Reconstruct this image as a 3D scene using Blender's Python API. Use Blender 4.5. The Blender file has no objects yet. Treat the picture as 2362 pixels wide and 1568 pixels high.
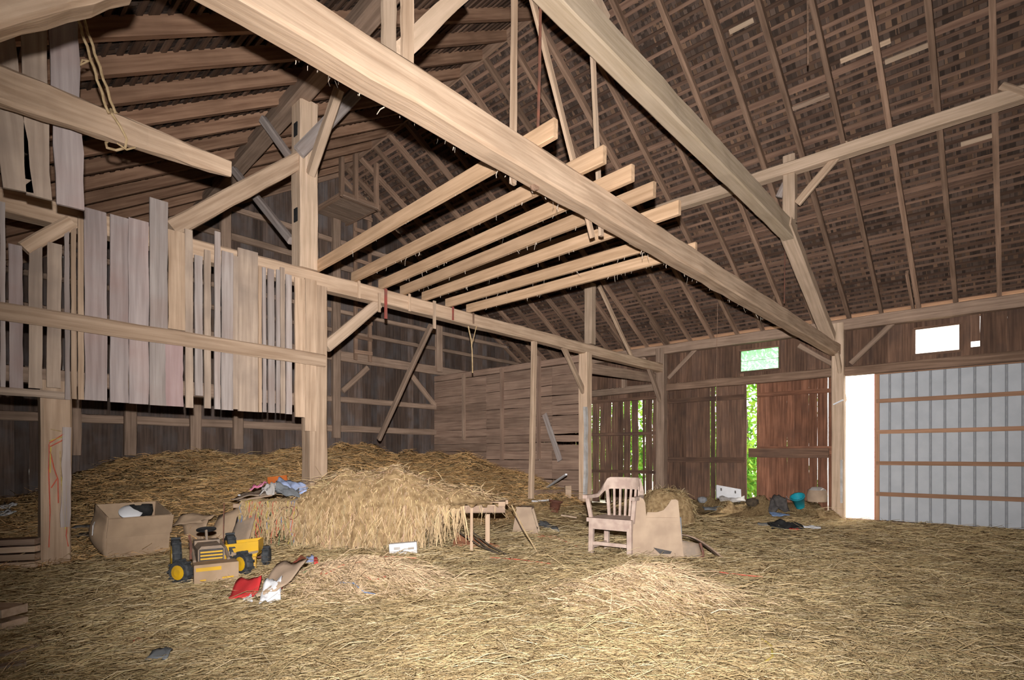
import bpy, math, random
import numpy as np
from mathutils import Vector, Matrix

random.seed(7)
rng = np.random.default_rng(11)
sc = bpy.context.scene
COL = sc.collection
PI = math.pi

# ---------------------------------------------------------------- camera, sky, flash, exposure
H = 1.40                      # eye height above the threshold of the big door
FOC, CX, HY = 1275.0, 1181.0, 1052.0
A = math.atan(1149.0 / FOC)   # view direction, measured from +x (towards the door wall)
FW = Vector((math.cos(A), math.sin(A), 0))
RT = Vector((math.sin(A), -math.cos(A), 0))
EYE = Vector((0, 0, H))
cd = bpy.data.cameras.new('camera')
cam = bpy.data.objects.new('camera', cd)
COL.objects.link(cam)
cam.location = EYE
cam.rotation_euler = (PI / 2, 0, A - PI / 2)
cd.sensor_width = 36.0
cd.lens = FOC / 2362.0 * 36.0
cd.shift_y = (HY - 784.0) / 2362.0
cd.clip_start = 0.05
sc.camera = cam

w = bpy.data.worlds.new('sky')
sc.world = w
w.use_nodes = True
bg = w.node_tree.nodes['Background']
bg.inputs['Color'].default_value = (1.0, 0.98, 0.93, 1)
bg.inputs['Strength'].default_value = 4.5

# the photographer's flash gun, a hand's breadth above the lens
fd = bpy.data.lights.new('camera_flash', 'SPOT')
flash = bpy.data.objects.new('camera_flash', fd)
COL.objects.link(flash)
flash.location = EYE + Vector((0, 0, 0.21)) - FW * 0.02
fd.energy = 465
fd.color = (1.0, 0.955, 0.92)
fd.shadow_soft_size = 0.025
fd.spot_size = math.radians(116)
fd.spot_blend = 1.0
_aim = FW + Vector((0, 0, 0.14)) + RT * 0.10
flash.rotation_euler = _aim.to_track_quat('-Z', 'Y').to_euler()
fd.use_nodes = True
_nt = fd.node_tree
_em = [n for n in _nt.nodes if n.type == 'EMISSION'][0]
_fo = _nt.nodes.new('ShaderNodeLightFalloff')
_fo.inputs['Strength'].default_value = 1.0
_nt.links.new(_fo.outputs['Linear'], _em.inputs['Strength'])

# low daylight outside
sd = bpy.data.lights.new('sun', 'SUN')
sun = bpy.data.objects.new('sun', sd)
COL.objects.link(sun)
sd.energy = 3.2
sd.angle = math.radians(1.0)
sd.color = (1.0, 0.95, 0.85)
sun.rotation_euler = Vector((-0.50, 0.08, -0.86)).to_track_quat('-Z', 'Y').to_euler()

sc.view_settings.view_transform = 'Standard'
sc.view_settings.look = 'None'
sc.view_settings.exposure = 0.0
sc.view_settings.gamma = 1.0
sc.view_settings.use_curve_mapping = False
sc.cycles.max_bounces = 3
sc.cycles.diffuse_bounces = 2
sc.cycles.use_adaptive_sampling = True
sc.cycles.adaptive_threshold = 0.1
sc.cycles.adaptive_min_samples = 14
sc.cycles.use_denoising = True
sc.cycles.transparent_max_bounces = 8
sc.cycles.caustics_reflective = False
sc.cycles.caustics_refractive = False

# ---------------------------------------------------------------- measuring helpers
def ray(u, v):
    return FW + RT * ((u - CX) / FOC) + Vector((0, 0, (HY - v) / FOC))
def P(u, v, ax, val):
    d = ray(u, v)
    i = 'xyz'.index(ax)
    return EYE + d * ((val - EYE[i]) / d[i])
def C(u, d, z):                 # a place d metres ahead, at height z
    p = EYE + (FW + RT * ((u - CX) / FOC)) * d
    p.z = z
    return p

XW = 14.2                       # inner face of the door wall
YA, YB, YG = 2.79, 7.14, 12.3   # near bent, far bent, gable wall
XL, Y0 = -0.95, -3.2            # eave wall and gable behind the photographer
PLZ = 4.46                      # top of the eave plate
def ridge(y):
    return Vector((6.93 + .0523 * (y - 6.44), y, 8.54 - .03 * (y - 6.44)))
def roof_z(x, y):               # underside of the rafters
    r = ridge(y)
    if x >= r.x:
        t = (x - r.x) / (XW - r.x)
        return r.z + (PLZ - r.z) * t
    return r.z - .62 * (r.x - x)

_ph = rng.uniform(0, 6.28, (24,))
_fr = rng.uniform(-1, 1, (24, 2))
def wob(x, y, base=1.0):
    s = 0
    for i in range(12):
        k = base * (0.6 + 0.35 * i)
        s = s + np.sin(k * (_fr[i, 0] * x + _fr[i, 1] * y) * 2.2 + _ph[i]) / (1 + .35 * i)
    return s / 3.0
def sm(t):
    t = np.clip(t, 0, 1)
    return t * t * (3 - 2 * t)
def gau(x, y, cx, cy, sx, sy, ang=0.0):
    c, s = math.cos(ang), math.sin(ang)
    a = (x - cx) * c + (y - cy) * s
    b = -(x - cx) * s + (y - cy) * c
    return np.exp(-(a / sx) ** 2 - (b / sy) ** 2)
_m1, _m2 = C(835, 4.6, 0), C(1480, 4.35, 0)
_m3 = C(1530, 12.6, 0)
def terrain(x, y):
    x = np.asarray(x, float); y = np.asarray(y, float)
    z = .30 * (1 - sm((x - 2) / 8.5))
    t = np.clip((y - 6.9) / 5.4, 0, 1)
    mow = (t ** .75) * (1.12 + .42 * sm((x - 2) / 8)) * (1 - sm((x - 10.1) / .9)) * (.38 + .62 * sm((x - 1.2) / 1.7))
    mow = mow + .42 * gau(x, y, 9.4, 9.3, 1.5, 1.7) + .22 * gau(x, y, 9.6, 7.3, 1.3, .8)
    z = z + mow * (1 + .17 * wob(x, y, 1.6))
    z = z + .22 * gau(x, y, _m1.x, _m1.y, .60, .28, A - PI / 2) + .26 * gau(x, y, _m2.x, _m2.y, .52, .30, A - PI / 2)
    z = z + .30 * np.exp(-((x - 14.0) / .6) ** 2) * sm((y - 2.9) / .5) * (1 - sm((y - 7.5) / 1.5)) * (1 + .5 * wob(x * 2, y * 2, 2))
    z = z + .15 * gau(x, y, _m3.x, _m3.y, 1.0, .6)
    z = z + .020 * wob(x, y, 3.2) * (1 + 2.0 * t)
    return z
def tz(x, y):
    return float(terrain(x, y))
def G(u, v):                    # where a sight line meets the straw
    d = ray(u, v)
    ks = np.linspace(.8, 22, 800)
    below = (EYE.z + d.z * ks) < terrain(d.x * ks, d.y * ks)
    p = EYE + d * float(ks[int(np.argmax(below))])
    p.z = tz(p.x, p.y)
    return p

# ---------------------------------------------------------------- materials
def nodes_of(m):
    m.use_nodes = True
    nt = m.node_tree
    return nt, nt.nodes['Principled BSDF']
def wood(name, ca, cb, cs=None, rough=.85, grain=1.0, bump=.25, vary=.22, stain=.35):
    m = bpy.data.materials.new(name)
    nt, b = nodes_of(m)
    N = nt.nodes.new; L = nt.links.new
    tc = N('ShaderNodeTexCoord'); oi = N('ShaderNodeObjectInfo')
    off = N('ShaderNodeVectorMath'); off.operation = 'SCALE'
    off.inputs[0].default_value = (37, 53, 71)
    L(oi.outputs['Random'], off.inputs['Scale'])
    ad = N('ShaderNodeVectorMath'); ad.operation = 'ADD'
    L(tc.outputs['Object'], ad.inputs[0]); L(off.outputs[0], ad.inputs[1])
    mp = N('ShaderNodeMapping'); mp.inputs['Scale'].default_value = (1.3 * grain, 26 * grain, 26 * grain)
    L(ad.outputs[0], mp.inputs['Vector'])
    n1 = N('ShaderNodeTexNoise'); n1.inputs['Scale'].default_value = 1.0; n1.inputs['Detail'].default_value = 4
    L(mp.outputs[0], n1.inputs['Vector'])
    n2 = N('ShaderNodeTexNoise'); n2.inputs['Scale'].default_value = 2.1; n2.inputs['Detail'].default_value = 5
    L(ad.outputs[0], n2.inputs['Vector'])
    r1 = N('ShaderNodeValToRGB')
    r1.color_ramp.elements[0].position = .33; r1.color_ramp.elements[0].color = (*ca, 1)
    r1.color_ramp.elements[1].position = .68; r1.color_ramp.elements[1].color = (*cb, 1)
    L(n1.outputs['Fac'], r1.inputs['Fac'])
    r2 = N('ShaderNodeValToRGB')
    r2.color_ramp.elements[0].position = .42; r2.color_ramp.elements[0].color = (0, 0, 0, 1)
    r2.color_ramp.elements[1].position = .70; r2.color_ramp.elements[1].color = (stain, stain, stain, 1)
    L(n2.outputs['Fac'], r2.inputs['Fac'])
    mx = N('ShaderNodeMix'); mx.data_type = 'RGBA'
    cs = cs or tuple(c * .55 for c in ca)
    L(r2.outputs['Color'], mx.inputs[0]); L(r1.outputs['Color'], mx.inputs[6]); mx.inputs[7].default_value = (*cs, 1)
    hs = N('ShaderNodeHueSaturation')
    mr = N('ShaderNodeMapRange'); mr.inputs['To Min'].default_value = 1 - vary; mr.inputs['To Max'].default_value = 1 + vary
    L(oi.outputs['Random'], mr.inputs['Value'])
    L(mr.outputs[0], hs.inputs['Value']); L(mx.outputs[2], hs.inputs['Color'])
    L(hs.outputs[0], b.inputs['Base Color'])
    b.inputs['Roughness'].default_value = rough
    b.inputs['Specular IOR Level'].default_value = .15
    bp = N('ShaderNodeBump'); bp.inputs['Strength'].default_value = bump; bp.inputs['Distance'].default_value = .02
    L(n1.outputs['Fac'], bp.inputs['Height']); L(bp.outputs[0], b.inputs['Normal'])
    return m
def plain(name, c, c2=None, rough=.7, scale=6.0, metal=0.0, bump=0.0, spec=.3):
    m = bpy.data.materials.new(name)
    nt, b = nodes_of(m)
    N = nt.nodes.new; L = nt.links.new
    tc = N('ShaderNodeTexCoord')
    n = N('ShaderNodeTexNoise'); n.inputs['Scale'].default_value = scale; n.inputs['Detail'].default_value = 5
    L(tc.outputs['Object'], n.inputs['Vector'])
    r = N('ShaderNodeValToRGB')
    c2 = c2 or tuple(x * .75 for x in c)
    r.color_ramp.elements[0].position = .38; r.color_ramp.elements[0].color = (*c2, 1)
    r.color_ramp.elements[1].position = .62; r.color_ramp.elements[1].color = (*c, 1)
    L(n.outputs['Fac'], r.inputs['Fac']); L(r.outputs['Color'], b.inputs['Base Color'])
    b.inputs['Roughness'].default_value = rough; b.inputs['Metallic'].default_value = metal
    b.inputs['Specular IOR Level'].default_value = spec
    if bump:
        bp = N('ShaderNodeBump'); bp.inputs['Strength'].default_value = bump; bp.inputs['Distance'].default_value = .02
        L(n.outputs['Fac'], bp.inputs['Height']); L(bp.outputs[0], b.inputs['Normal'])
    return m
def attr_mat(name, rough=.8, trans=0.0):
    m = bpy.data.materials.new(name)
    nt, b = nodes_of(m)
    at = nt.nodes.new('ShaderNodeAttribute'); at.attribute_name = 'Col'
    nt.links.new(at.outputs['Color'], b.inputs['Base Color'])
    b.inputs['Roughness'].default_value = rough
    b.inputs['Specular IOR Level'].default_value = .2
    return m

M = {}
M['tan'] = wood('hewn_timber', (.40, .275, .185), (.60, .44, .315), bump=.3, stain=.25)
M['tan2'] = wood('sawn_joist', (.44, .285, .17), (.62, .42, .27), bump=.15, stain=.2, vary=.15)
M['pale'] = wood('pale_timber', (.48, .35, .245), (.65, .485, .36), bump=.25, stain=.25)
M['olive'] = wood('collar_timber', (.62, .475, .325), (.78, .62, .455), bump=.2, stain=.3, cs=(.52, .40, .29))
M['grey'] = wood('grey_board', (.29, .245, .225), (.43, .375, .35), cs=(.30, .19, .15), stain=.3, vary=.18)
M['lilac'] = wood('lilac_board', (.315, .262, .25), (.46, .39, .372), cs=(.34, .20, .17), stain=.4, vary=.12)
M['moss'] = wood('mossy_board', (.35, .265, .205), (.50, .39, .305), cs=(.21, .165, .14), stain=.6, vary=.1)
M['pink'] = wood('reddish_board', (.38, .26, .25), (.46, .34, .33), stain=.25, vary=.1)
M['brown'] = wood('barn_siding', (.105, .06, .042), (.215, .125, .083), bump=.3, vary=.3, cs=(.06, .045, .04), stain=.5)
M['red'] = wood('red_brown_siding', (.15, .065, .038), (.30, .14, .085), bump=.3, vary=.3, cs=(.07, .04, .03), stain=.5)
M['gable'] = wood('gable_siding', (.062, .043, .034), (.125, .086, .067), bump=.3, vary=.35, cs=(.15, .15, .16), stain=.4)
M['inner'] = wood('partition_board', (.21, .135, .10), (.33, .225, .165), bump=.2, vary=.18)
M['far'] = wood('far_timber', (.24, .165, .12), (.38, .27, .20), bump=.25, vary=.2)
M['raft'] = wood('rafter_wood', (.20, .125, .085), (.36, .235, .165), bump=.2, vary=.28)
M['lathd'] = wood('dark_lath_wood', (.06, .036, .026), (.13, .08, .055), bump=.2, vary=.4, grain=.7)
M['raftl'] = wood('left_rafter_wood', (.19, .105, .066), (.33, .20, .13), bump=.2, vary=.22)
M['lath'] = wood('lath_wood', (.12, .070, .050), (.22, .135, .095), bump=.2, vary=.5, grain=.7)
M['rail'] = wood('fresh_rail', (.34, .19, .115), (.45, .26, .165), bump=.1, stain=.15)
M['redstrap'] = plain('red_paint_board', (.33, .07, .055), (.22, .09, .07), .8)
M['straw'] = attr_mat('straw')
M['leaf'] = attr_mat('leaves')
M['shingle'] = attr_mat('shingle_underside', .95)
def floor_mat():
    m = bpy.data.materials.new('trampled_hay')
    nt, b = nodes_of(m)
    N = nt.nodes.new; L = nt.links.new
    tc = N('ShaderNodeTexCoord')
    mp = N('ShaderNodeMapping'); mp.inputs['Scale'].default_value = (1, 1, 1)
    L(tc.outputs['Object'], mp.inputs['Vector'])
    big = N('ShaderNodeTexNoise'); big.inputs['Scale'].default_value = .55; big.inputs['Detail'].default_value = 6
    L(mp.outputs[0], big.inputs['Vector'])
    dis = N('ShaderNodeTexNoise'); dis.inputs['Scale'].default_value = 3.0; dis.inputs['Detail'].default_value = 3
    L(mp.outputs[0], dis.inputs['Vector'])
    mixv = N('ShaderNodeMix'); mixv.data_type = 'VECTOR'; mixv.inputs[0].default_value = .25
    L(mp.outputs[0], mixv.inputs[4]); L(dis.outputs['Color'], mixv.inputs[5])
    st = N('ShaderNodeMapping'); st.inputs['Scale'].default_value = (14, 60, 20); st.inputs['Rotation'].default_value = (0, 0, .5)
    L(mixv.outputs[1], st.inputs['Vector'])
    fine = N('ShaderNodeTexNoise'); fine.inputs['Scale'].default_value = 1.0; fine.inputs['Detail'].default_value = 5; fine.inputs['Roughness'].default_value = .7
    L(st.outputs[0], fine.inputs['Vector'])
    r1 = N('ShaderNodeValToRGB')
    e = r1.color_ramp.elements
    e[0].position = .30; e[0].color = (.16, .105, .052, 1)
    e[1].position = .72; e[1].color = (.54, .40, .22, 1)
    k = e.new(.5); k.color = (.33, .23, .115, 1)
    L(fine.outputs['Fac'], r1.inputs['Fac'])
    hs = N('ShaderNodeHueSaturation')
    mr = N('ShaderNodeMapRange'); mr.inputs['From Min'].default_value = .3; mr.inputs['From Max'].default_value = .7
    mr.inputs['To Min'].default_value = .75; mr.inputs['To Max'].default_value = 1.25
    L(big.outputs['Fac'], mr.inputs['Value']); L(mr.outputs[0], hs.inputs['Value'])
    L(r1.outputs['Color'], hs.inputs['Color']); L(hs.outputs[0], b.inputs['Base Color'])
    b.inputs['Roughness'].default_value = .95; b.inputs['Specular IOR Level'].default_value = .1
    bp = N('ShaderNodeBump'); bp.inputs['Strength'].default_value = .8; bp.inputs['Distance'].default_value = .03
    L(fine.outputs['Fac'], bp.inputs['Height']); L(bp.outputs[0], b.inputs['Normal'])
    return m
M['floor'] = floor_mat()
M['hay'] = plain('matted_hay', (.44, .31, .165), (.26, .17, .085), .95, 14, bump=.8, spec=.1)
M['white_metal'] = plain('painted_sheet_metal', (.46, .485, .52), (.41, .435, .47), .5, 3.0, spec=.4)
M['groove'] = plain('sheet_metal_rib', (.30, .31, .33), (.24, .25, .27), .55, 8.0, spec=.4)
M['board_card'] = plain('cardboard', (.46, .33, .22), (.38, .27, .18), .9, 5)
M['dust'] = plain('dusty_tan', (.47, .35, .25), (.37, .27, .195), .95, 4)
M['chair'] = plain('weathered_chair_paint', (.57, .445, .37), (.43, .315, .265), .9, 9)
M['yellow'] = plain('yellow_toy_plastic', (.80, .46, .015), (.62, .36, .03), .35, 3, spec=.5)
M['yellowdirty'] = plain('dusty_yellow', (.50, .345, .20), (.72, .40, .02), .7, 3.5)
M['bucketdust'] = plain('dust_caked_yellow', (.47, .335, .225), (.40, .28, .17), .85, 5)
M['rubber'] = plain('black_toy_tyre', (.035, .04, .045), (.07, .075, .08), .75, 20)
M['toygrey'] = plain('dusty_toy_plastic', (.38, .28, .20), (.28, .22, .17), .9, 8)
M['black'] = plain('black_fabric', (.012, .012, .013), (.03, .03, .03), .9, 8)
M['dark'] = plain('dark_rag', (.06, .055, .055), (.11, .10, .095), .95, 9)
M['white'] = plain('white_plastic', (.82, .83, .86), (.72, .73, .76), .5, 3)
M['offwhite'] = plain('dirty_white', (.55, .53, .52), (.42, .39, .36), .8, 5)
M['redpl'] = plain('red_printed_plastic', (.72, .05, .055), (.60, .05, .05), .4, 4)
M['teal'] = plain('teal_plastic', (.015, .33, .42), (.01, .24, .32), .45, 4)
M['blue'] = plain('pale_blue_cloth', (.42, .52, .82), (.30, .36, .52), .8, 7)
M['pinkcl'] = plain('pink_cloth', (.85, .12, .36), (.75, .45, .5), .8, 9)
M['orange'] = plain('orange_board', (.50, .13, .02), (.40, .10, .02), .8, 5)
M['rust'] = plain('rusty_clay', (.36, .15, .075), (.28, .12, .065), .95, 6)
M['pot'] = plain('brown_pot', (.16, .06, .035), (.11, .045, .03), .7, 6)
M['twine'] = plain('sisal_twine', (.52, .38, .22), (.40, .28, .15), .95, 30)
M['redtwine'] = plain('red_twine', (.62, .13, .075), (.5, .12, .08), .8, 20)
M['bluetw'] = plain('blue_twine', (.20, .30, .50), (.15, .22, .38), .8, 20)
M['greentw'] = plain('green_twine', (.16, .26, .12), (.12, .2, .1), .8, 20)
M['yeltw'] = plain('yellow_twine', (.62, .48, .10), (.5, .4, .1), .8, 20)
M['iron'] = plain('rusty_iron', (.22, .085, .055), (.14, .07, .05), .7, 10)
M['steel'] = plain('dull_steel', (.30, .31, .33), (.2, .2, .21), .5, 10)
M['greycl'] = plain('grey_sheet', (.22, .24, .26), (.15, .16, .17), .8, 7)
M['bark'] = plain('bark', (.10, .075, .05), (.05, .04, .03), .95, 12)
M['ground'] = plain('gravel_yard', (.62, .58, .50), (.5, .47, .4), .95, 1.0)
def glassy(name, tint):
    m = bpy.data.materials.new(name)
    m.use_nodes = True
    nt = m.node_tree
    nt.nodes.clear()
    o = nt.nodes.new('ShaderNodeOutputMaterial'); mx = nt.nodes.new('ShaderNodeMixShader')
    t = nt.nodes.new('ShaderNodeBsdfTransparent'); g = nt.nodes.new('ShaderNodeBsdfTranslucent')
    tcn = nt.nodes.new('ShaderNodeTexNoise'); tcn.inputs['Scale'].default_value = 3
    mr = nt.nodes.new('ShaderNodeMapRange'); mr.inputs['To Min'].default_value = .25; mr.inputs['To Max'].default_value = .55
    nt.links.new(tcn.outputs['Fac'], mr.inputs['Value']); nt.links.new(mr.outputs[0], mx.inputs[0])
    t.inputs['Color'].default_value = (*tint, 1); g.inputs['Color'].default_value = (*tint, 1)
    nt.links.new(t.outputs[0], mx.inputs[1]); nt.links.new(g.outputs[0], mx.inputs[2]); nt.links.new(mx.outputs[0], o.inputs['Surface'])
    return m
M['pane'] = glassy('dusty_pane', (1.0, .98, .95))
M['greenpane'] = glassy('green_tinted_pane', (.66, 1.0, .76))

# ---------------------------------------------------------------- mesh helpers
PINV = {}
def link(name, me, mat=None, parent=None, mw=None, local=False):
    o = bpy.data.objects.new(name, me)
    COL.objects.link(o)
    if mat is not None:
        me.materials.append(M[mat] if isinstance(mat, str) else mat)
    if mw is not None:
        o.matrix_basis = mw
    if parent is not None:
        o.parent = parent
        if not local:
            o.matrix_parent_inverse = PINV.get(parent.name, Matrix())
    return o
def tag(o, label=None, cat=None, group=None, kind=None):
    if label: o['label'] = label
    if cat: o['category'] = cat
    if group: o['group'] = group
    if kind: o['kind'] = kind
    return o
def thing(name, label, cat, loc=(0, 0, 0), rz=0.0, group=None, kind=None):
    o = bpy.data.objects.new(name, None)
    COL.objects.link(o)
    o.empty_display_size = .1
    o.location = loc
    o.rotation_euler = (0, 0, rz)
    PINV[o.name] = (Matrix.Translation(Vector(loc)) @ Matrix.Rotation(rz, 4, 'Z')).inverted()
    return tag(o, label, cat, group, kind)
def struct(name, label=None):
    o = thing(name, label, None)
    o['kind'] = 'structure'
    return o
def fr(p0, p1, up=(0, 0, 1)):
    p0, p1 = Vector(p0), Vector(p1)
    x = (p1 - p0).normalized()
    z = Vector(up)
    z = z - x * z.dot(x)
    if z.length < 1e-4:
        z = Vector((0, 1, 0)) - x * x.y
    z.normalize()
    y = z.cross(x)
    mw = Matrix((x, y, z)).transposed().to_4x4()
    mw.translation = p0
    return mw, (p1 - p0).length
def mesh(name, vs, fs):
    me = bpy.data.meshes.new(name)
    me.from_pydata([tuple(v) for v in vs], [], fs)
    me.update()
    return me
def bar_mesh(name, L, wy, hz, seg=1, jit=0.0, ch=.0, rnd=random, taper=1.0):
    """a bar along local x, centred; chamfered and hewn if asked"""
    vs, fs = [], []
    if ch > 0:
        ring = [(-wy/2+ch, -hz/2), (wy/2-ch, -hz/2), (wy/2, -hz/2+ch), (wy/2, hz/2-ch), (wy/2-ch, hz/2), (-wy/2+ch, hz/2), (-wy/2, hz/2-ch), (-wy/2, -hz/2+ch)]
    else:
        ring = [(-wy/2, -hz/2), (wy/2, -hz/2), (wy/2, hz/2), (-wy/2, hz/2)]
    n = len(ring)
    for i in range(seg + 1):
        t = i / seg
        s = 1 + (taper - 1) * t
        oy, oz = (rnd.uniform(-jit, jit) * .6, rnd.uniform(-jit, jit) * .6)
        for (a, b) in ring:
            vs.append((L * t, a * s + oy + rnd.uniform(-jit, jit) * .6, b * s + oz + rnd.uniform(-jit, jit) * .6))
    for i in range(seg):
        for j in range(n):
            k = (j + 1) % n
            fs.append((i*n+j, (i+1)*n+j, (i+1)*n+k, i*n+k))
    fs.append(tuple(range(n)))
    fs.append(tuple(range((seg+1)*n - 1, seg*n - 1, -1)))
    return mesh(name, vs, fs)
def bar(name, p0, p1, wy, hz, mat, parent=None, up=(0, 0, 1), seg=1, jit=0.0, ch=0.0, taper=1.0):
    mw, L = fr(p0, p1, up)
    return link(name, bar_mesh(name, L, wy, hz, seg, jit, ch, random, taper), mat, parent, mw)
def timber(name, p0, p1, wy, hz, mat, label, cat='beam', up=(0, 0, 1), seg=None, jit=.007, parent=None, group=None, ch=.018, taper=1.0):
    L = (Vector(p1) - Vector(p0)).length
    o = bar(name, p0, p1, wy, hz, mat, parent, up, seg or max(3, int(L / .45)), jit, ch, taper)
    if parent is None:
        tag(o, label, cat, group)
    return o
class MB:
    def __init__(s): s.v, s.f = [], []
    def add(s, vs, fs):
        n = len(s.v); s.v += [tuple(v) for v in vs]; s.f += [tuple(i + n for i in f) for f in fs]; return s
    def box(s, c, d, rot=None):
        cx, cy, cz = c; a, b, e = d[0]/2, d[1]/2, d[2]/2
        vs = [Vector((i*a, j*b, k*e)) for k in (-1, 1) for j in (-1, 1) for i in (-1, 1)]
        if rot: vs = [rot @ v for v in vs]
        vs = [v + Vector(c) for v in vs]
        return s.add(vs, [(0,2,3,1),(4,5,7,6),(0,1,5,4),(2,6,7,3),(0,4,6,2),(1,3,7,5)])
    def tube(s, pts, r, n=6, closed=False, r1=None):
        pts = [Vector(p) for p in pts]; m = len(pts); base = len(s.v)
        for i, p in enumerate(pts):
            if closed: d = pts[(i+1) % m] - pts[i-1]
            else: d = pts[min(i+1, m-1)] - pts[max(i-1, 0)]
            d.normalize()
            a = d.cross(Vector((0, 0, 1)))
            if a.length < 1e-3: a = d.cross(Vector((0, 1, 0)))
            a.normalize(); b = d.cross(a)
            rr = r if r1 is None else r + (r1 - r) * i / max(1, m-1)
            for k in range(n):
                t = 2*PI*k/n
                s.v.append(tuple(p + a*math.cos(t)*rr + b*math.sin(t)*rr))
        for i in range(m if closed else m-1):
            j = (i+1) % m
            for k in range(n):
                l = (k+1) % n
                s.f.append((base+i*n+k, base+i*n+l, base+j*n+l, base+j*n+k))
        if not closed:
            s.f.append(tuple(base+k for k in range(n))[::-1]); s.f.append(tuple(base+(m-1)*n+k for k in range(n)))
        return s
    def lathe(s, prof, n=20, axis='z', c=(0, 0, 0), cap=True):
        base = len(s.v); m = len(prof)
        for (r, h) in prof:
            for k in range(n):
                t = 2*PI*k/n
                q = (r*math.cos(t), r*math.sin(t), h)
                if axis == 'x': q = (q[2], q[0], q[1])
                if axis == 'y': q = (q[1], q[2], q[0])
                s.v.append((q[0]+c[0], q[1]+c[1], q[2]+c[2]))
        for i in range(m-1):
            for k in range(n):
                l = (k+1) % n
                s.f.append((base+i*n+k, base+i*n+l, base+(i+1)*n+l, base+(i+1)*n+k))
        if cap:
            s.f.append(tuple(base+k for k in range(n))[::-1]); s.f.append(tuple(base+(m-1)*n+k for k in range(n)))
        return s
    def prism(s, pts, t, axis='y', o=0.0):
        """outline pts (a, b) in the x-z plane, thickness t along y"""
        n = len(pts); base = len(s.v)
        for y in (o - t/2, o + t/2):
            for (a, b) in pts: s.v.append((a, y, b) if axis == 'y' else (y, a, b))
        s.f.append(tuple(base+i for i in range(n))); s.f.append(tuple(base+n+i for i in range(n))[::-1])
        for i in range(n):
            j = (i+1) % n
            s.f.append((base+i, base+n+i, base+n+j, base+j))
        return s
    def grid(s, fn, nu, nv):
        base = len(s.v)
        for i in range(nu+1):
            for j in range(nv+1): s.v.append(tuple(fn(i/nu, j/nv)))
        for i in range(nu):
            for j in range(nv):
                a = base+i*(nv+1)+j
                s.f.append((a, a+nv+1, a+nv+2, a+1))
        return s
    def obj(s, name, mat, parent=None, local=True, smooth=False, mw=None):
        me = mesh(name, s.v, s.f)
        if smooth: me.polygons.foreach_set('use_smooth', [True]*len(me.polygons))
        return link(name, me, mat, parent, mw, local)
def board(name, p0, p1, wdir, wd, th, mat, parent=None, n=5, jit=.006, w1=None):
    """plank from p0 to p1 (centre line), wdir = across the face, uneven waney edges"""
    mw, L = fr(p0, p1, Vector(p1).__sub__(Vector(p0)).cross(Vector(wdir)))
    vs, fs = [], []
    w1 = w1 or wd
    for i in range(n + 1):
        t = i / n
        ww = wd + (w1 - wd) * t
        a = -ww/2 + random.uniform(-jit, jit); b = ww/2 + random.uniform(-jit, jit)
        for (y, z) in ((a, -th/2), (b, -th/2), (b, th/2), (a, th/2)):
            vs.append((L*t, y, z))
    for i in range(n):
        for j in range(4):
            k = (j+1) % 4
            fs.append((i*4+j, (i+1)*4+j, (i+1)*4+k, i*4+k))
    fs.append((0, 1, 2, 3)); fs.append((n*4+3, n*4+2, n*4+1, n*4))
    return link(name, mesh(name, vs, fs), mat, parent, mw)
def np_mesh(name, v, quads, col=None, mat=None, parent=None, smooth=False):
    me = bpy.data.meshes.new(name)
    nv, nq = len(v), len(quads)
    me.vertices.add(nv); me.vertices.foreach_set('co', np.ascontiguousarray(v, dtype=np.float32).ravel())
    me.loops.add(nq*4); me.loops.foreach_set('vertex_index', np.ascontiguousarray(quads, dtype=np.int32).ravel())
    me.polygons.add(nq); me.polygons.foreach_set('loop_start', np.arange(0, nq*4, 4, dtype=np.int32))
    me.polygons.foreach_set('loop_total', np.full(nq, 4, dtype=np.int32))
    if smooth: me.polygons.foreach_set('use_smooth', np.ones(nq, dtype=bool))
    me.update(calc_edges=True)
    if col is not None:
        ca = me.color_attributes.new('Col', 'FLOAT_COLOR', 'POINT')
        c4 = np.ones((nv, 4), dtype=np.float32); c4[:, :3] = col
        ca.data.foreach_set('color', c4.ravel())
    me.validate()
    return link(name, me, mat, parent)
def strands(name, root, dirs, length, width, sag, col, mat='straw', parent=None, seg=2):
    """ribbons: root (N,3), dirs (N,3) unit, sag pulls the free end down"""
    N = len(root)
    side = np.cross(dirs, rng.normal(size=(N, 3)))
    side /= np.linalg.norm(side, axis=1)[:, None] + 1e-9
    vs = np.zeros((N, (seg+1)*2, 3))
    bend = rng.normal(size=(N, 3)) * .11 * length[:, None]
    for i in range(seg+1):
        t = i/seg
        p = root + dirs*(length*t)[:, None] + bend*(t*(1-t)*2)
        p[:, 2] -= sag*t*t*length
        ww = (width*(1-.4*t))[:, None]
        vs[:, i*2] = p - side*ww*.5; vs[:, i*2+1] = p + side*ww*.5
    k = np.arange(N)[:, None]*((seg+1)*2)
    q = np.concatenate([k + np.array([[i*2, i*2+1, i*2+3, i*2+2]]) for i in range(seg)], axis=0)
    c = np.repeat(col, (seg+1)*2, axis=0)
    return np_mesh(name, vs.reshape(-1, 3), q, c, mat, parent)
def straw_cols(n, bright=1.0, warm=0.0):
    pal = np.array([(.60, .45, .25), (.52, .38, .20), (.44, .32, .16), (.56, .44, .24), (.38, .27, .14), (.68, .55, .35), (.47, .38, .20)])
    c = pal[rng.integers(0, len(pal), n)] * rng.uniform(.75, 1.2, (n, 1)) * bright
    c[:, 2] *= (1 - .25*warm); c[:, 1] *= (1 - .1*warm)
    return np.clip(c, 0, .9)

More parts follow.
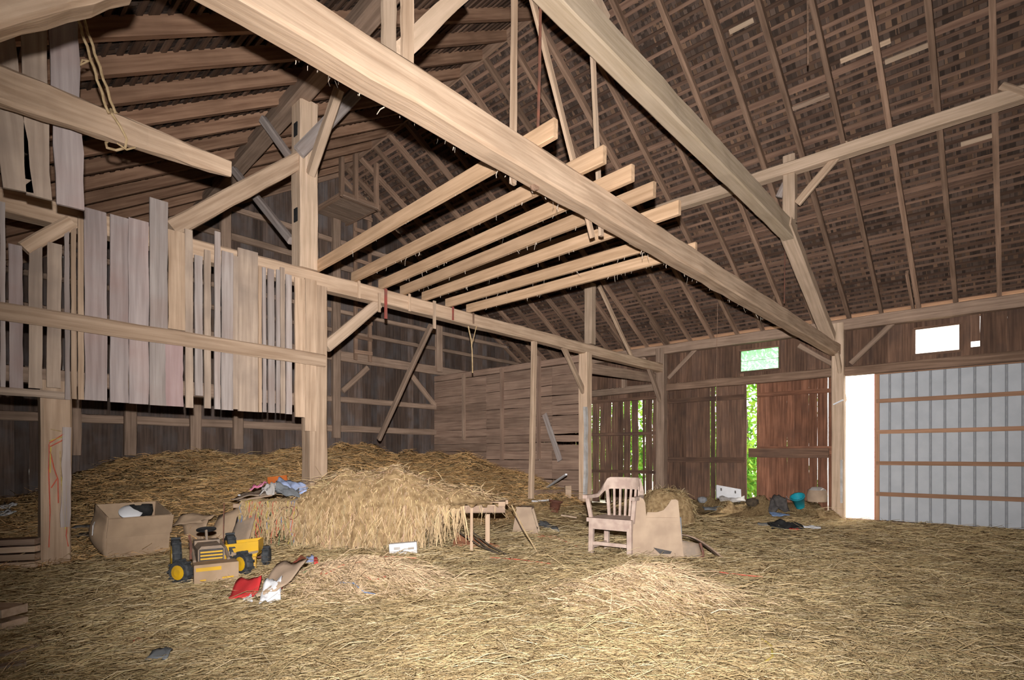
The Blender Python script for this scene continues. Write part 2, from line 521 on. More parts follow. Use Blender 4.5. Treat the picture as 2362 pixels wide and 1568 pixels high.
# ================================================================ FLOOR
nx, ny = 200, 210
gx, gy = np.meshgrid(np.linspace(XL, XW + .06, nx), np.linspace(Y0, YG + .05, ny), indexing='ij')
gz = terrain(gx, gy)
V = np.stack([gx, gy, gz], -1).reshape(-1, 3)
ii, jj = np.meshgrid(np.arange(nx-1), np.arange(ny-1), indexing='ij')
a_ = (ii*ny + jj).ravel()
Q = np.stack([a_, a_+ny, a_+ny+1, a_+1], -1)
fl = np_mesh('floor', V, Q, None, 'floor', None, True)
tag(fl, 'barn floor buried under trampled hay rising into a mow', None, None, 'structure')

def scatter(n, umin, umax, dmin, dmax, pw=1.0):
    """points over the floor seen from the doorway, denser near"""
    out = []
    u = rng.uniform(umin, umax, n); d = dmin*(dmax/dmin)**(rng.uniform(0, 1, n)**pw)
    s = (u - CX)/FOC*d
    x = FW.x*d + RT.x*s; y = FW.y*d + RT.y*s
    ok = (x > XL+.1) & (x < XW-.05) & (y > Y0+.1) & (y < YG-.1)
    return x[ok], y[ok], d[ok]
x, y, d = scatter(150000, -250, 2620, 1.9, 12.5, 1.15)
n = len(x)
th = rng.normal(0, 1.0, n) + (A - PI/2) + np.where(rng.random(n) < .6, 0, rng.uniform(-PI, PI, n))
el = np.abs(rng.normal(0, .16, n))
dirs = np.stack([np.cos(th)*np.cos(el), np.sin(th)*np.cos(el), np.sin(el)], -1)
ln = rng.gamma(4, .026, n) * (1 + .10*d)
wd = rng.uniform(.0016, .0034, n) * (1 + .16*d)
root = np.stack([x, y, terrain(x, y) + .004 + rng.uniform(0, .018, n)], -1)
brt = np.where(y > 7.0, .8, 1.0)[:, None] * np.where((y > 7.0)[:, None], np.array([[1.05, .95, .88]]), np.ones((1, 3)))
drift = (1 + .20*wob(x, y, 1.1) + .12*wob(y*2.3, x*2.1, 1.7))[:, None]
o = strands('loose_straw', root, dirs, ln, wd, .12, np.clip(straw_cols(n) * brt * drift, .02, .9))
tag(o, 'loose golden straw strewn over the whole barn floor', 'straw', None, 'stuff')
n = 42000
x = rng.uniform(XL + .3, 10.2, n); y = 7.0 + 5.2*rng.uniform(0, 1, n)
th = rng.uniform(-PI, PI, n); el = np.abs(rng.normal(.1, .3, n))
dirs = np.stack([np.cos(th)*np.cos(el), np.sin(th)*np.cos(el), np.sin(el)], -1)
root = np.stack([x, y, terrain(x, y) + rng.uniform(0, .03, n)], -1)
o = strands('mow_hay', root, dirs, rng.gamma(4, .034, n), rng.uniform(.005, .010, n), .3, np.clip(straw_cols(n) * np.array([[1.22, .98, .78]]) * (1 + .3*wob(x, y, 2.0))[:, None], .02, .9))
tag(o, 'brown loose hay piled in the mow behind the far bent', 'hay', None, 'stuff')

# ================================================================ ROOF
def build_roof(right):
    rt = struct('ceiling', 'right roof slope of rafters, laths and dark shingles' if right else 'left roof slope of rafters, laths and dark shingles')
    ys = np.arange(-2.92, YG + .1, .62)
    for y in ys:
        r = ridge(y)
        if right:
            e = Vector((XW + .55, y, 0)); s = (r.z - PLZ) / (XW - r.x)
            e.z = PLZ - s*.55
        else:
            e = Vector((XL - .4, y, r.z - .62*(r.x - XL + .4)))
        up = Vector((0, 0, .055 if right else .03))
        p0, p1 = e + up, r + up
        if y < .3 and not right and False: continue
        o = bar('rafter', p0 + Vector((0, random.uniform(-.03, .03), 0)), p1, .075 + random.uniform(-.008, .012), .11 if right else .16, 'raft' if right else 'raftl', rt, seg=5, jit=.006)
        if right and random.random() < .35:      # doubled tail beside the old rafter
            q = p0 + (p1 - p0)*.18
            bar('sistered_tail', p0 + Vector((0, .09, -.01)), q + Vector((0, .09, -.01)), .05, .12, 'raft', rt, seg=2, jit=.004)
    L0 = (ridge(5) - Vector((XW, 5, PLZ))).length + .6 if right else (ridge(5) - Vector((XL - .4, 5, 3.2))).length
    k = 0; t = 0.02
    def pt(t, y, lift):
        r = ridge(y)
        if right:
            s = (r.z - PLZ)/(XW - r.x); xx = XW + .55 - t*math.cos(math.atan(s))
            return Vector((xx, y, PLZ - s*(xx - XW) + lift))
        s = .62; xx = XL - .4 + t*math.cos(math.atan(s))
        return Vector((xx, y, r.z - s*(r.x - xx) + lift))
    tmax = (XW + .55 - 7.0)/math.cos(math.atan(.545)) if right else (7.0 - XL + .4)/math.cos(math.atan(.62))
    while t < tmax:
        ww = random.uniform(.04, .06)
        if random.random() < .07: ww = .10
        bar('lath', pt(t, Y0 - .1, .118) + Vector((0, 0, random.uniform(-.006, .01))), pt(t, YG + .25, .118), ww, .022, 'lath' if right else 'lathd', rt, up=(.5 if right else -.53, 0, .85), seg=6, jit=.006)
        t += .14 + random.uniform(-.012, .012)
    # shingle undersides, too many to pick apart
    vs, qs, cs = [], [], []
    nrow = int(tmax/.14)
    for i in range(nrow + 1):
        t0, t1 = i*.14 - .02, i*.14 + .20
        yy = Y0 - .1
        while yy < YG + .25:
            wv = random.uniform(.03, .085)
            a = pt(t0, yy + .004, .146 + random.uniform(-.014, .008)); b = pt(t0 + random.uniform(-.02, .02), yy + wv - .004, .146 + random.uniform(-.014, .008))
            c = pt(t1 + random.uniform(-.03, .03), yy + wv - .004, .172); e = pt(t1 + random.uniform(-.03, .03), yy + .004, .172)
            n0 = len(vs); vs += [a, b, c, e]; qs.append((n0, n0+1, n0+2, n0+3))
            g = random.uniform(.45, 1.55); col = (.085*g, .058*g, .045*g) if random.random() < .8 else (.14*g, .085*g, .055*g)
            cs += [col]*4
            yy += wv
    # weather layer that keeps the roof tight
    yy0, yy1 = Y0 - .15, YG + .3
    for i in range(0, 12):
        for j in range(24):
            ta, tb = -.02 + (tmax + .06)*i/12, -.02 + (tmax + .06)*(i+1)/12
            ya, yb = yy0 + (yy1-yy0)*j/24, yy0 + (yy1-yy0)*(j+1)/24
            n0 = len(vs); vs += [pt(ta, ya, .20), pt(ta, yb, .20), pt(tb, yb, .20), pt(tb, ya, .20)]; qs.append((n0, n0+1, n0+2, n0+3)); cs += [(.05, .038, .032)]*4
    o = np_mesh('shingles', np.array([tuple(v) for v in vs]), np.array(qs), np.array(cs), 'shingle', rt)
    o['kind'] = 'stuff'
    return rt
cr = build_roof(True)
cl = build_roof(False)
for k in range(4):
    xx = XW + .06 + k*.13
    bar('eave_board', (xx, Y0, PLZ - .56*(xx - XW) + .098), (xx, YG, PLZ - .56*(xx - XW) + .098), .12, .02, 'rail', cr, up=(.5, 0, .85))  # orange boards added so the eave gap glows when daylight bounces in
bar('ridge_board', ridge(Y0) + Vector((0, 0, .03)), ridge(YG) + Vector((0, 0, .03)), .04, .20, 'raft', cr, seg=10, jit=.008)
# torn paper and loose slats on the right slope
for (u, v, L, mt) in ((1995, 118, .62, 'tan'), (2095, 122, .55, 'pale'), (1870, 235, .62, 'far'), (1710, 60, .35, 'pale'), (2255, 322, .4, 'pale')):
    for k in range(400):
        p = EYE + ray(u, v)*(4 + k*.02)
        if p.z > roof_z(p.x, p.y) + .06: break
    bar('loose_slat', p + Vector((0, -L/2, 0)), p + Vector((0, L/2, 0)), .07, .02, mt, cr, up=(.5, 0, .85))

# ================================================================ DOOR WALL
wr = struct('wall_right', 'dark brown board wall with two windows and tall doors')
W1 = (4.13, 5.07, 3.51, 4.06); W2 = (.733, 1.495, 3.51, 4.06); W3 = (.44, .58, 3.56, 3.67)
LT = 3.40                                              # top of lintel
def vboard(yc, wv, z0, z1, mat, parent, x=XW + .03, n=3, jit=.005, th=.025):
    if z1 - z0 < .02: return
    board('board', (x + random.uniform(-.006, .006), yc, z0), (x, yc + random.uniform(-.006, .006), z1), (0, 1, 0), wv, th, mat, parent, n, jit)
yy = Y0
while yy < 7.15:
    wv = random.uniform(.16, .26); a, b = yy, min(yy + wv, 7.2)
    gap = random.choice((-.007, -.006, -.005))
    hole = None
    for wn in (W1, W2, W3):
        if a < wn[0] - .001 < b - .002: b = wn[0]
        elif a < wn[1] - .001 < b - .002: b = wn[1]
        if a >= wn[0] - .002 and b <= wn[1] + .002: hole = wn
    cuts = [(LT - .1, hole[2]), (hole[3], PLZ - .02)] if hole else [(LT - .1, PLZ - .02)]
    for (z0, z1) in cuts: vboard((a+b)/2, b - a - gap, z0, z1, 'brown', wr)
    yy = b
# small square of daylight beside the right window is a knocked-out knot: two board stubs around it
# plate, lintel, posts, braces
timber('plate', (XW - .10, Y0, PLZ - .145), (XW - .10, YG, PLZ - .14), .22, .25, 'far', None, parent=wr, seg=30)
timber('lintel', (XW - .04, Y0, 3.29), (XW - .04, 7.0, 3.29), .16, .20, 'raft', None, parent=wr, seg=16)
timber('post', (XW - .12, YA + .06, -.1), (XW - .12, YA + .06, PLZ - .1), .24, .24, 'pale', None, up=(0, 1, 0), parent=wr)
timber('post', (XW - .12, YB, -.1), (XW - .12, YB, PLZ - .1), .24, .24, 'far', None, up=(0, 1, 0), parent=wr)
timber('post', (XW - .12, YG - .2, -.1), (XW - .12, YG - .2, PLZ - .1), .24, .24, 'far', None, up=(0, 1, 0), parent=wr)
def wbrace(a, b, wv=.11, x=XW - .08, m='far'):
    p, q = P(*a, 'x', x), P(*b, 'x', x)
    timber('brace', p, q, wv, .08, m, None, up=(0, 1, 0) if False else (1, 0, 0), parent=wr)
wbrace((1962, 838), (2060, 745)); wbrace((1925, 842), (1843, 797)); wbrace((1542, 872), (1612, 797))
wbrace((1515, 858), (1470, 812))
bar('pipe', P(1941, 1160, 'x', XW - .27), P(1941, 1060, 'x', XW - .27), .05, .04, 'offwhite', wr, up=(0, 1, 0))
# slatted bay beyond the far bent: slats with daylight between
edges = [(1541, 1526), (1522, 1506), (1503, 1489), (1470, 1457), (1452, 1439), (1435.5, 1426), (1424.5, 1411), (1408, 1397), (1394, 1383.5), (1380.5, 1366)]
slat_cut = {1503: 1.0}
def yw(u):
    q = (u - CX)/FOC
    return XW*(FW.y + RT.y*q)/(FW.x + RT.x*q)
for (ua, ub) in edges:
    a, b = yw(ua), yw(ub)
    vboard((a+b)/2, b - a + .022, -.1 + random.uniform(0, .2), 3.1, 'brown', wr, n=9, jit=.016)
vboard((yw(1484)), .06, .0, 3.1, 'brown', wr, n=6, jit=.01)
yy = 9.55
while yy < 12.2:
    wv = random.uniform(.14, .24); vboard(yy + wv/2, wv - random.choice((.0, .02, .03)), -.1, 3.1, 'brown', wr, n=5, jit=.012)
    yy += wv
yy = 7.2
while yy < 12.2:
    wv = random.uniform(.16, .26); vboard(yy + wv/2, wv + .004, 3.0, PLZ, 'brown', wr); yy += wv
for z in (2.05, .95, 3.05):
    bar('girt', (XW - .01, 7.2, z), (XW - .01, 12.2, z + random.uniform(-.03, .03)), .05, .09, 'brown', wr, seg=8, jit=.006)
timber('girt_beam', (XW - .05, 7.2, 3.32), (XW - .05, 10.4, 3.30), .16, .2, 'far', None, parent=wr)
bar('stud', P(1440, 895, 'x', XW - .07), P(1440, 850, 'x', XW - .07), .14, .1, 'far', wr, up=(0, 1, 0))
bar('latch_bar', P(1922, 933, 'x', XW - .28), P(1945, 922, 'x', XW - .28), .03, .03, 'white', wr)
# tall board doors between the bents
def board_door(name, label, ya, yb, mat, gaps, z0, z1, rail_z, rail_w):
    dr = struct(name, label)
    yy = ya
    i = 0
    while yy < yb - .02:
        wv = min(random.uniform(.15, .23), yb - yy)
        if yb - yy - wv < .08: wv = yb - yy
        g = gaps.get(i, -.003)
        zz = z0 + random.uniform(-.02, .05)
        board('plank', (XW + .07, yy + wv/2, zz), (XW + .07 + random.uniform(-.008, .008), yy + wv/2, z1 + random.uniform(-.02, .0)), (0, 1, 0), wv - g, .026, mat, dr, 6, .005)
        yy += wv; i += 1
    for (rz, rw) in zip(rail_z, rail_w):
        bar('ledge', (XW + .035, ya + .02, rz), (XW + .035, yb - .02, rz + .01), .05, rw, mat, dr, seg=5, jit=.005)
    return dr
d1 = board_door('door_1', 'left leaf of tall board doors with a thin slit of light', 4.92, 7.06, 'brown', {4: .045, 8: .008}, -.05, 3.26, (1.30, 2.9), (.14, .12))
d2 = board_door('door_2', 'right leaf of tall board doors in redder boards', 2.96, 4.67, 'red', {0: .05, 2: .016, 5: .010}, .0, 3.26, (1.52, 2.9), (.22, .1))
# drop bar across the right leaf
o = bar('door_bar', P(1728, 1044, 'x', XW - .06), P(1912, 1045, 'x', XW - .06), .08, .22, 'brown', d2, seg=6, jit=.006)
# sliding sheet metal door
d3 = struct('door_3', 'white ribbed sheet metal sliding door with wooden rails')
xm = XW + .12
yl, yr = 2.19, -2.9
DT, DB = 3.30, .0
mb = MB(); nrib = int((yl - yr)/.235)
prof = []
for i in range(nrib + 1):
    yc = yl - i*.235
    prof += [(yc, 0), (yc - .012, .018), (yc - .034, .018), (yc - .046, 0)]
vs = []
for (yv, dx) in prof: vs += [(xm + dx, yv, DB), (xm + dx, yv, DT)]
mb.add(vs, [(2*i, 2*i+2, 2*i+3, 2*i+1) for i in range(len(prof)-1)])
mb.obj('metal_sheet', 'white_metal', d3, False)
for i in range(nrib):
    yc = yl - i*.235 - .023
    bar('rib', (xm + .006, yc, DB), (xm + .006, yc, DT), .026, .012, 'groove', d3, up=(1, 0, 0))
def zr(v0, u0=2026): return P(u0, v0, 'x', xm - .03).z
for v0, hh in ((925, .085), (996, .085), (1068, .085), (1139, .085)):
    z = zr(v0)
    bar('rail', (xm - .025, yl - .02, z), (xm - .025, yr, z), .045, hh, 'rail', d3, seg=4, jit=.003)
bar('top_rail', (xm - .03, yl, 3.27), (xm - .03, yr, 3.27), .05, .19, 'rail', d3, seg=4, jit=.004)
bar('stile', (xm - .02, yl - .035, 0), (xm - .02, yl - .035, 3.25), .085, .045, 'rail', d3, up=(1, 0, 0))
bar('edge_trim', (xm + .02, yl + .012, 0), (xm + .02, yl + .012, 3.25), .02, .03, 'redpl', d3, up=(1, 0, 0))
for yv in (1.5, -.2):
    bar('hanger_strap', (xm - .06, yv, 3.18), (xm - .06, yv, 3.44), .05, .012, 'iron', d3, up=(1, 0, 0))
bar('threshold', (XW + .05, 7.0, -.06), (XW + .05, Y0, -.06), .25, .14, 'brown', wr)
# windows
def window(name, label, wn, mat, nbar):
    wo = struct(name, label)
    a, b, z0, z1 = wn
    for (p, q, wy, hz) in (((a, z0), (b, z0), .05, .05), ((a, z1), (b, z1), .05, .04)):
        bar('window_frame', (XW + .03, p[0], p[1]), (XW + .03, q[0], q[1]), wy, hz, 'brown', wo)
    for yv in (a, b):
        bar('window_frame', (XW + .03, yv, z0), (XW + .03, yv, z1), .05, .035, 'brown', wo, up=(1, 0, 0))
    mb = MB(); mb.box((XW + .045, (a+b)/2, (z0+z1)/2), (.004, b - a, z1 - z0)); mb.obj('pane', mat, wo, False)
    if nbar: bar('glazing_bar', (XW + .04, a, z0 + .27), (XW + .04, b, z0 + .27), .012, .012, 'offwhite', wo)
window('window_1', 'green tinted window above the tall board doors', W1, 'greenpane', 1)
window('window_2', 'blown-out white window above the metal door', W2, 'pane', 0)

# ================================================================ GABLE WALL
wb = struct('wall_back', 'far gable wall of dark vertical boards with girts and ladder')
xx = XL
while xx < XW:
    wv = random.uniform(.17, .27)
    xc = xx + wv/2
    top = roof_z(xc, YG) + (.19 if not 7.5 < xc < 9.9 else random.choice((.10, .13, .19)))
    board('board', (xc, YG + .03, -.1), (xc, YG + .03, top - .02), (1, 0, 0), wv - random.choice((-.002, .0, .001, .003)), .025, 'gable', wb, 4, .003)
    xx += wv
def gP(u, v, y=YG - .06): return P(u, v, 'y', y)
for z, hh in ((2.07, .16), (2.79, .14), (3.85, .24), (4.47, .10), (4.95, .10), (6.05, .14), (6.65, .12)):
    xa, xb = XL, XW
    if z > 4.4:
        xa = 7.0 - (8.2 - z)/.62; xb = XW - (z - PLZ)/.54 if z > PLZ else XW
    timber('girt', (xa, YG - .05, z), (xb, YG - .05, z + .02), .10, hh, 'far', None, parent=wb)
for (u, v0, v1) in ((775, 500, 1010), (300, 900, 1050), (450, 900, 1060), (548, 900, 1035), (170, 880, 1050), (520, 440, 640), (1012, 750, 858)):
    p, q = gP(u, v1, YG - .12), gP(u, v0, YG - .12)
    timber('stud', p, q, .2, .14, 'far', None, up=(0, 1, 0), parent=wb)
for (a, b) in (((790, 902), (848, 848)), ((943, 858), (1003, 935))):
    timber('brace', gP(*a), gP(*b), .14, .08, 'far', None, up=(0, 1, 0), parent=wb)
# barge rafter: rake boards
for side in (0, 1):
    r = ridge(YG - .05)
    e = Vector((XW, YG - .05, PLZ)) if side else Vector((XL, YG - .05, roof_z(XL, YG)))
    bar('rake_board', e + Vector((0, 0, -.05)), r + Vector((0, 0, -.05)), .04, .12, 'raft', wb, seg=6, jit=.005)
# ladder nailed up the gable
ld = thing('ladder', 'wooden ladder fixed up the gable wall to the hay hood', 'ladder', (7.85, YG - .18, 3.9))
xa, xb = gP(814, 700).x, gP(847, 700).x
for xr in (xa, xb):
    bar('ladder_rail', (xr, YG - .18, 3.8), (xr, YG - .16, 7.6), .09, .05, 'raft', ld, up=(0, 1, 0), seg=4, jit=.004)
for k in range(10):
    z = 4.0 + k*.38
    bar('rung', (xa - .05, YG - .21, z), (xb + .05, YG - .21, z + random.uniform(-.02, .02)), .03, .09, 'raft', ld)
# hay hood platform at the peak
hp = thing('hay_hood', 'small timber platform hanging under the roof peak at gable', 'platform', (7.0, 11.6, 7.15))
pf = [P(u, v, 'y', 11.0) for (u, v) in ((788, 452), (868, 487))]
zp = pf[0].z
for k in range(5):
    yk = 11.05 + k*.25
    bar('platform_board', (pf[0].x, yk, zp), (pf[1].x, yk, zp), .24, .03, 'far', hp)
bar('platform_beam', (pf[0].x - .05, 11.0, zp + .05), (pf[1].x + .1, 11.0, zp + .05), .06, .14, 'raft', hp)
for (xq) in (pf[0].x, (pf[0].x + pf[1].x)/2 - .1, pf[1].x):
    bar('platform_post', (xq, 11.0, zp), (xq, 11.0, roof_z(xq, 11.0)), .09, .09, 'raft', hp, up=(0, 1, 0))
for xq in (pf[0].x, pf[1].x):
    bar('platform_beam', (xq, 11.0, zp + .03), (xq, YG, zp + .03), .06, .1, 'raft', hp)

# ================================================================ WALLS BEHIND THE PHOTOGRAPHER
for nm, lb, p0, p1, z0, z1 in (('wall_left', 'low eave wall behind the photographer', (XL, Y0, 0), (XL, YG, 0), -.2, 3.62),):
    wl = struct(nm, lb)
    yy = Y0
    while yy < YG:
        wv = random.uniform(.22, .3); vb = min(yy + wv, YG)
        board('board', (XL - .02, (yy+vb)/2, -.2), (XL - .02, (yy+vb)/2, 3.68), (0, 1, 0), vb - yy, .03, 'brown', wl, 1, 0); yy = vb
wf = struct('wall_front', 'gable wall behind the photographer')
xx = XL
while xx < XW:
    wv = random.uniform(.25, .32); xb2 = min(xx + wv, XW + .05)
    board('board', ((xx+xb2)/2, Y0 - .03, -.2), ((xx+xb2)/2, Y0 - .03, roof_z((xx+xb2)/2, Y0) + .1), (1, 0, 0), xb2 - xx, .03, 'brown', wf, 1, 0); xx = xb2

# ================================================================ INNER BOARD PARTITION
wi = struct('wall_inner', 'horizontal board partition beside the hay mow')
XP = 10.32
zs = [.15, .40, .62, .86, 1.09, 1.32, 1.53, 1.735, 1.925, 2.12, 2.36, 2.60, 2.83, 3.07, 3.29, 3.52]
for i in range(len(zs) - 1):
    for (ya, yb2, sec) in ((7.22, 8.02, 0), (8.02, 10.2, 1), (10.2, YG, 2)):
        g = random.choice((.004, .008, .012))
        if sec == 0 and abs(zs[i+1] - 1.735) < .01: g = .075
        if sec == 0 and abs(zs[i+1] - 1.925) < .01: g = .04
        if sec == 0 and i in (9,): g = .02
        hgt = zs[i+1] - zs[i] - g
        zc = zs[i] + hgt/2
        tilt = random.uniform(-.008, .008)
        board('plank', (XP + random.uniform(-.008, .008), ya + .004, zc - tilt), (XP, yb2 - .004, zc + tilt), (0, 0, 1), hgt, .025, 'inner', wi, 5, .005)
for (u, v0, v1, m2) in ((1070, 862, 985, 'far'), (1158, 850, 1030, 'inner'), (1243, 822, 1030, 'inner')):
    p, q = P(u, v1 + 30, 'x', XP - .05), P(u, v0, 'x', XP - .05)
    bar('stud', p, q, .10, .06, m2, wi, up=(0, 1, 0), seg=4, jit=.006)
timber('top_rail', (XP + .04, 7.2, 3.62), (XP + .04, YG, 3.62), .1, .16, 'inner', None, parent=wi)

# ================================================================ BENTS
ZT = 3.885                    # top of main tie
zt0 = ZT - .125
timber('tie_beam', (XL + .1, YA + .10, zt0), (XW - .1, YA + .10, zt0), .20, .25, 'tan', 'massive hewn tie beam crossing overhead from upper left to door post', 'beam', seg=44, jit=.009, ch=.02)
mb = MB(); pk = P(1238, 428, 'y', YA - .01)
mb.lathe([(.0, 0), (.033, 0), (.035, .03), (.025, .05)], 12, 'y', (0, 0, 0)); o = mb.obj('wooden_peg', 'raft', None, False, mw=Matrix.Translation(P(1238, 428, 'z', zt0 - .13) + Vector((0, -.0, .0)))); tag(o, 'round wooden peg end in the underside of overhead tie beam', 'peg')
ZB = 3.935
timber('cross_beam', (XL + .1, YB, ZB - .11), (XW - .1, YB, ZB - .12), .20, .22, 'tan', 'long cross beam topping the board screen and carrying the joists', 'beam', seg=40, jit=.008)
# upper collar beam and its canted strut
pc0, pc1 = P(1318, 28, 'y', YA + .1), P(1822, 528, 'y', YA + .1)
zc = (pc0.z + pc1.z)/2
timber('collar_beam', (1.2, YA + .1, zc), (pc1.x + .08, YA + .1, zc - .03), .20, .30, 'olive', 'high collar beam slanting from top centre to the short purlin post', 'beam', seg=24, jit=.008)
s0, s1 = P(1912, 778, 'y', YA + .1), P(1808, 512, 'y', YA + .1)
timber('canted_strut', s0, s1, .24, .20, 'pale', 'canted strut rising from door end of tie beam to the collar', 'beam', seg=8)
t0, t1 = P(1377, 40, 'y', YA + .1), P(1340, -60, 'y', YA + .1)
timber('collar_knee', P(1385, 60, 'y', YA + .1), P(1318, -70, 'y', YA + .1), .18, .2, 'pale', 'short knee timber joining the collar beam at top edge of photo', 'brace')
# purlins and purlin post
xp_ = P(1820, 340, 'y', YA + .1)
XPU = xp_.x
ZPU = P(1820, 352, 'y', YA + .1).z
ZPU = roof_z(XPU, YA) - .10
timber('purlin', (XPU, Y0, ZPU), (XPU, YG, ZPU), .20, .20, 'pale', 'long purlin under the right roof slope', 'beam', seg=34, jit=.008)
timber('purlin_post', P(1822, 512, 'y', YA + .1), P(1822, 362, 'y', YA + .1), .20, .20, 'pale', 'short purlin post standing on the collar end', 'post', up=(0, 1, 0))
timber('purlin_brace', P(1838, 470, 'x', XPU), P(1958, 330, 'x', XPU), .13, .08, 'tan', 'slanting brace from short purlin post up to purlin on its right', 'brace', up=(1, 0, 0))
timber('purlin_brace', P(1796, 455, 'x', XPU - .0), P(1826, 395, 'x', XPU), .11, .08, 'grey', 'grey brace mostly hidden behind the collar at purlin post', 'brace', up=(1, 0, 0))
timber('purlin_brace', P(2310, 200, 'x', XPU - .05), P(2400, 230, 'x', XPU - .05), .10, .12, 'tan', 'stub of brace under the purlin at right edge of photo', 'brace', up=(1, 0, 0))
XPL = 3.36; ZPL = 6.15
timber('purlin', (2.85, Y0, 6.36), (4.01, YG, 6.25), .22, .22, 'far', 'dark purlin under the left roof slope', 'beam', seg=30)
# far bent post
pp = P(693, 640, 'y', YB - .11)
X2 = pp.x
Z2 = roof_z(X2, YB)
timber('tall_post', (X2 + .13, YB + .02, ZB), (X2 + .13, YB + .02, 6.2), .26, .27, 'pale', 'tall post above the cross beam with two mortise slots', 'post', up=(0, 1, 0), seg=10, jit=.006)
tp = bpy.data.objects['tall_post']
for v in (300, 497):
    p = P(686, v, 'x', X2 + .02)
    o = bar('mortise', (X2 - .004, p.y, p.z - .09), (X2 - .004, p.y, p.z + .09), .012, .09, 'black', tp, up=(0, 1, 0))
    o.matrix_parent_inverse = tp.matrix_basis.inverted()
lp = P(757, 900, 'y', YB - .13)
timber('main_post', (lp.x - .13, YB, 0), (lp.x - .13, YB, ZB - .2), .26, .25, 'tan', 'stout post under the cross beam behind the hay-covered table', 'post', up=(0, 1, 0))
timber('bent_brace', P(395, 528, 'y', YB - .02), P(704, 362, 'y', YB - .02), .20, .10, 'tan', 'long brace from screen top up to the tall post', 'brace', up=(0, 1, 0), seg=8)
timber('bent_brace', P(690, 352, 'y', YB - .14), P(822, 215, 'y', YB - .14), .17, .05, 'grey', 'pale grey brace crossing tall post under the tie beam', 'brace', up=(0, 1, 0))
timber('purlin_brace', P(716, 402, 'x', X2 + .13), P(782, 205, 'x', X2 + .13), .14, .10, 'pale', 'tan brace leaning off right side of tall post', 'brace', up=(1, 0, 0))
timber('purlin_brace', P(606, 275, 'x', X2 - .1), P(672, 368, 'x', X2 + .1), .11, .09, 'grey', 'upper short brace left of tall post', 'brace', up=(1, 0, 0))
timber('purlin_brace', P(540, 392, 'x', X2 - .1), P(672, 556, 'x', X2 + .1), .11, .09, 'grey', 'lower long thin brace left of tall post', 'brace', up=(1, 0, 0))
timber('knee_brace', P(752, 800, 'y', YB - .02), P(872, 700, 'y', YB - .02), .16, .09, 'pale', 'knee brace right of main post under the cross beam', 'brace', up=(0, 1, 0))
# partition post, small posts, braces on far bent
px = P(1350, 900, 'y', YB)
timber('bay_post', (px.x, YB, .2), (px.x, YB, ZB - .2), .24, .22, 'tan', 'post at near end of horizontal board partition', 'post', up=(0, 1, 0))
bp_ = bpy.data.objects['bay_post']
o = bar('peeled_strip', (px.x - .13, YB - .10, .55), (px.x - .135, YB - .11, 2.5), .10, .05, 'offwhite', bp_, up=(0, 1, 0), seg=8, jit=.012); o.matrix_parent_inverse = bp_.matrix_basis.inverted()
timber('upper_post', P(1361, 795, 'y', YB), P(1361, 655, 'y', YB), .20, .2, 'pale', 'short post standing on cross beam under the lowest joist', 'post', up=(0, 1, 0))
timber('upper_brace', P(1458, 825, 'y', YB + .02), P(1382, 660, 'y', YB + .02), .11, .07, 'tan', 'thin brace from cross beam up beside the short upper post', 'brace', up=(0, 1, 0))
timber('prop_pole', P(1225, 1150, 'y', YB - .02), P(1232, 788, 'y', YB - .02), .11, .10, 'tan', 'slim square prop under cross beam in front of partition', 'post', up=(0, 1, 0))
timber('knee_brace', P(1348, 905, 'y', YB - .02), P(1295, 792, 'y', YB - .02), .13, .08, 'tan', 'knee brace left of partition post', 'brace', up=(0, 1, 0))
timber('knee_brace', P(1527, 935, 'y', YB), P(1494, 842, 'y', YB), .14, .09, 'far', 'knee brace between slatted bay and door wall post', 'brace', up=(0, 1, 0))
timber('knee_brace', P(1948, 925, 'y', YA + .02), P(1930, 812, 'y', YA + .02), .12, .08, 'pale', 'sunlit knee brace at the left edge of open doorway', 'brace', up=(0, 1, 0))
o = board('leaning_board', P(1292, 1062, 'x', XP - .25), P(1256, 955, 'x', XP - .08), (0, 1, 0), .13, .025, 'grey'); tag(o, 'short grey board leaning on partition by the light slots', 'board')
for (ua, va, ub, vb2, lb) in ((1365, 838, 1520, 862, 'broad plank nailed under the cross beam by slatted bay'),):
    o = bar('bay_plank', P(ua, va + 12, 'y', YB + .15), P(ub, vb2 + 12, 'y', YB + .15), .04, .24, 'far'); tag(o, lb, 'plank')
timber('leaning_pole', P(874, 1012, 'y', 9.2), P(994, 750, 'y', YB + .22), .11, .07, 'far', 'long pole leaning from the hay up to cross beam', 'pole', up=(1, 0, 0))
# near bent knee brace at top left
timber('near_brace', P(-60, 16, 'y', YA + .1), P(262, -66, 'y', YA + .1), .20, .14, 'tan', 'heavy knee brace cutting the top left corner', 'brace', up=(0, 1, 0), seg=6)
timber('near_post', (-.55, YA + .1, 0), (-.55, YA + .1, ZT), .25, .25, 'tan', 'post of the near bent just outside left edge', 'post', up=(0, 1, 0))
# second post of left bay holding up the screen
lq = P(131, 1100, 'y', YB - .10)
timber('screen_post', (lq.x, YB, .1), (lq.x, YB, 2.15), .24, .20, 'tan', 'post under left end of board screen wrapped in red twine', 'post', up=(0, 1, 0))

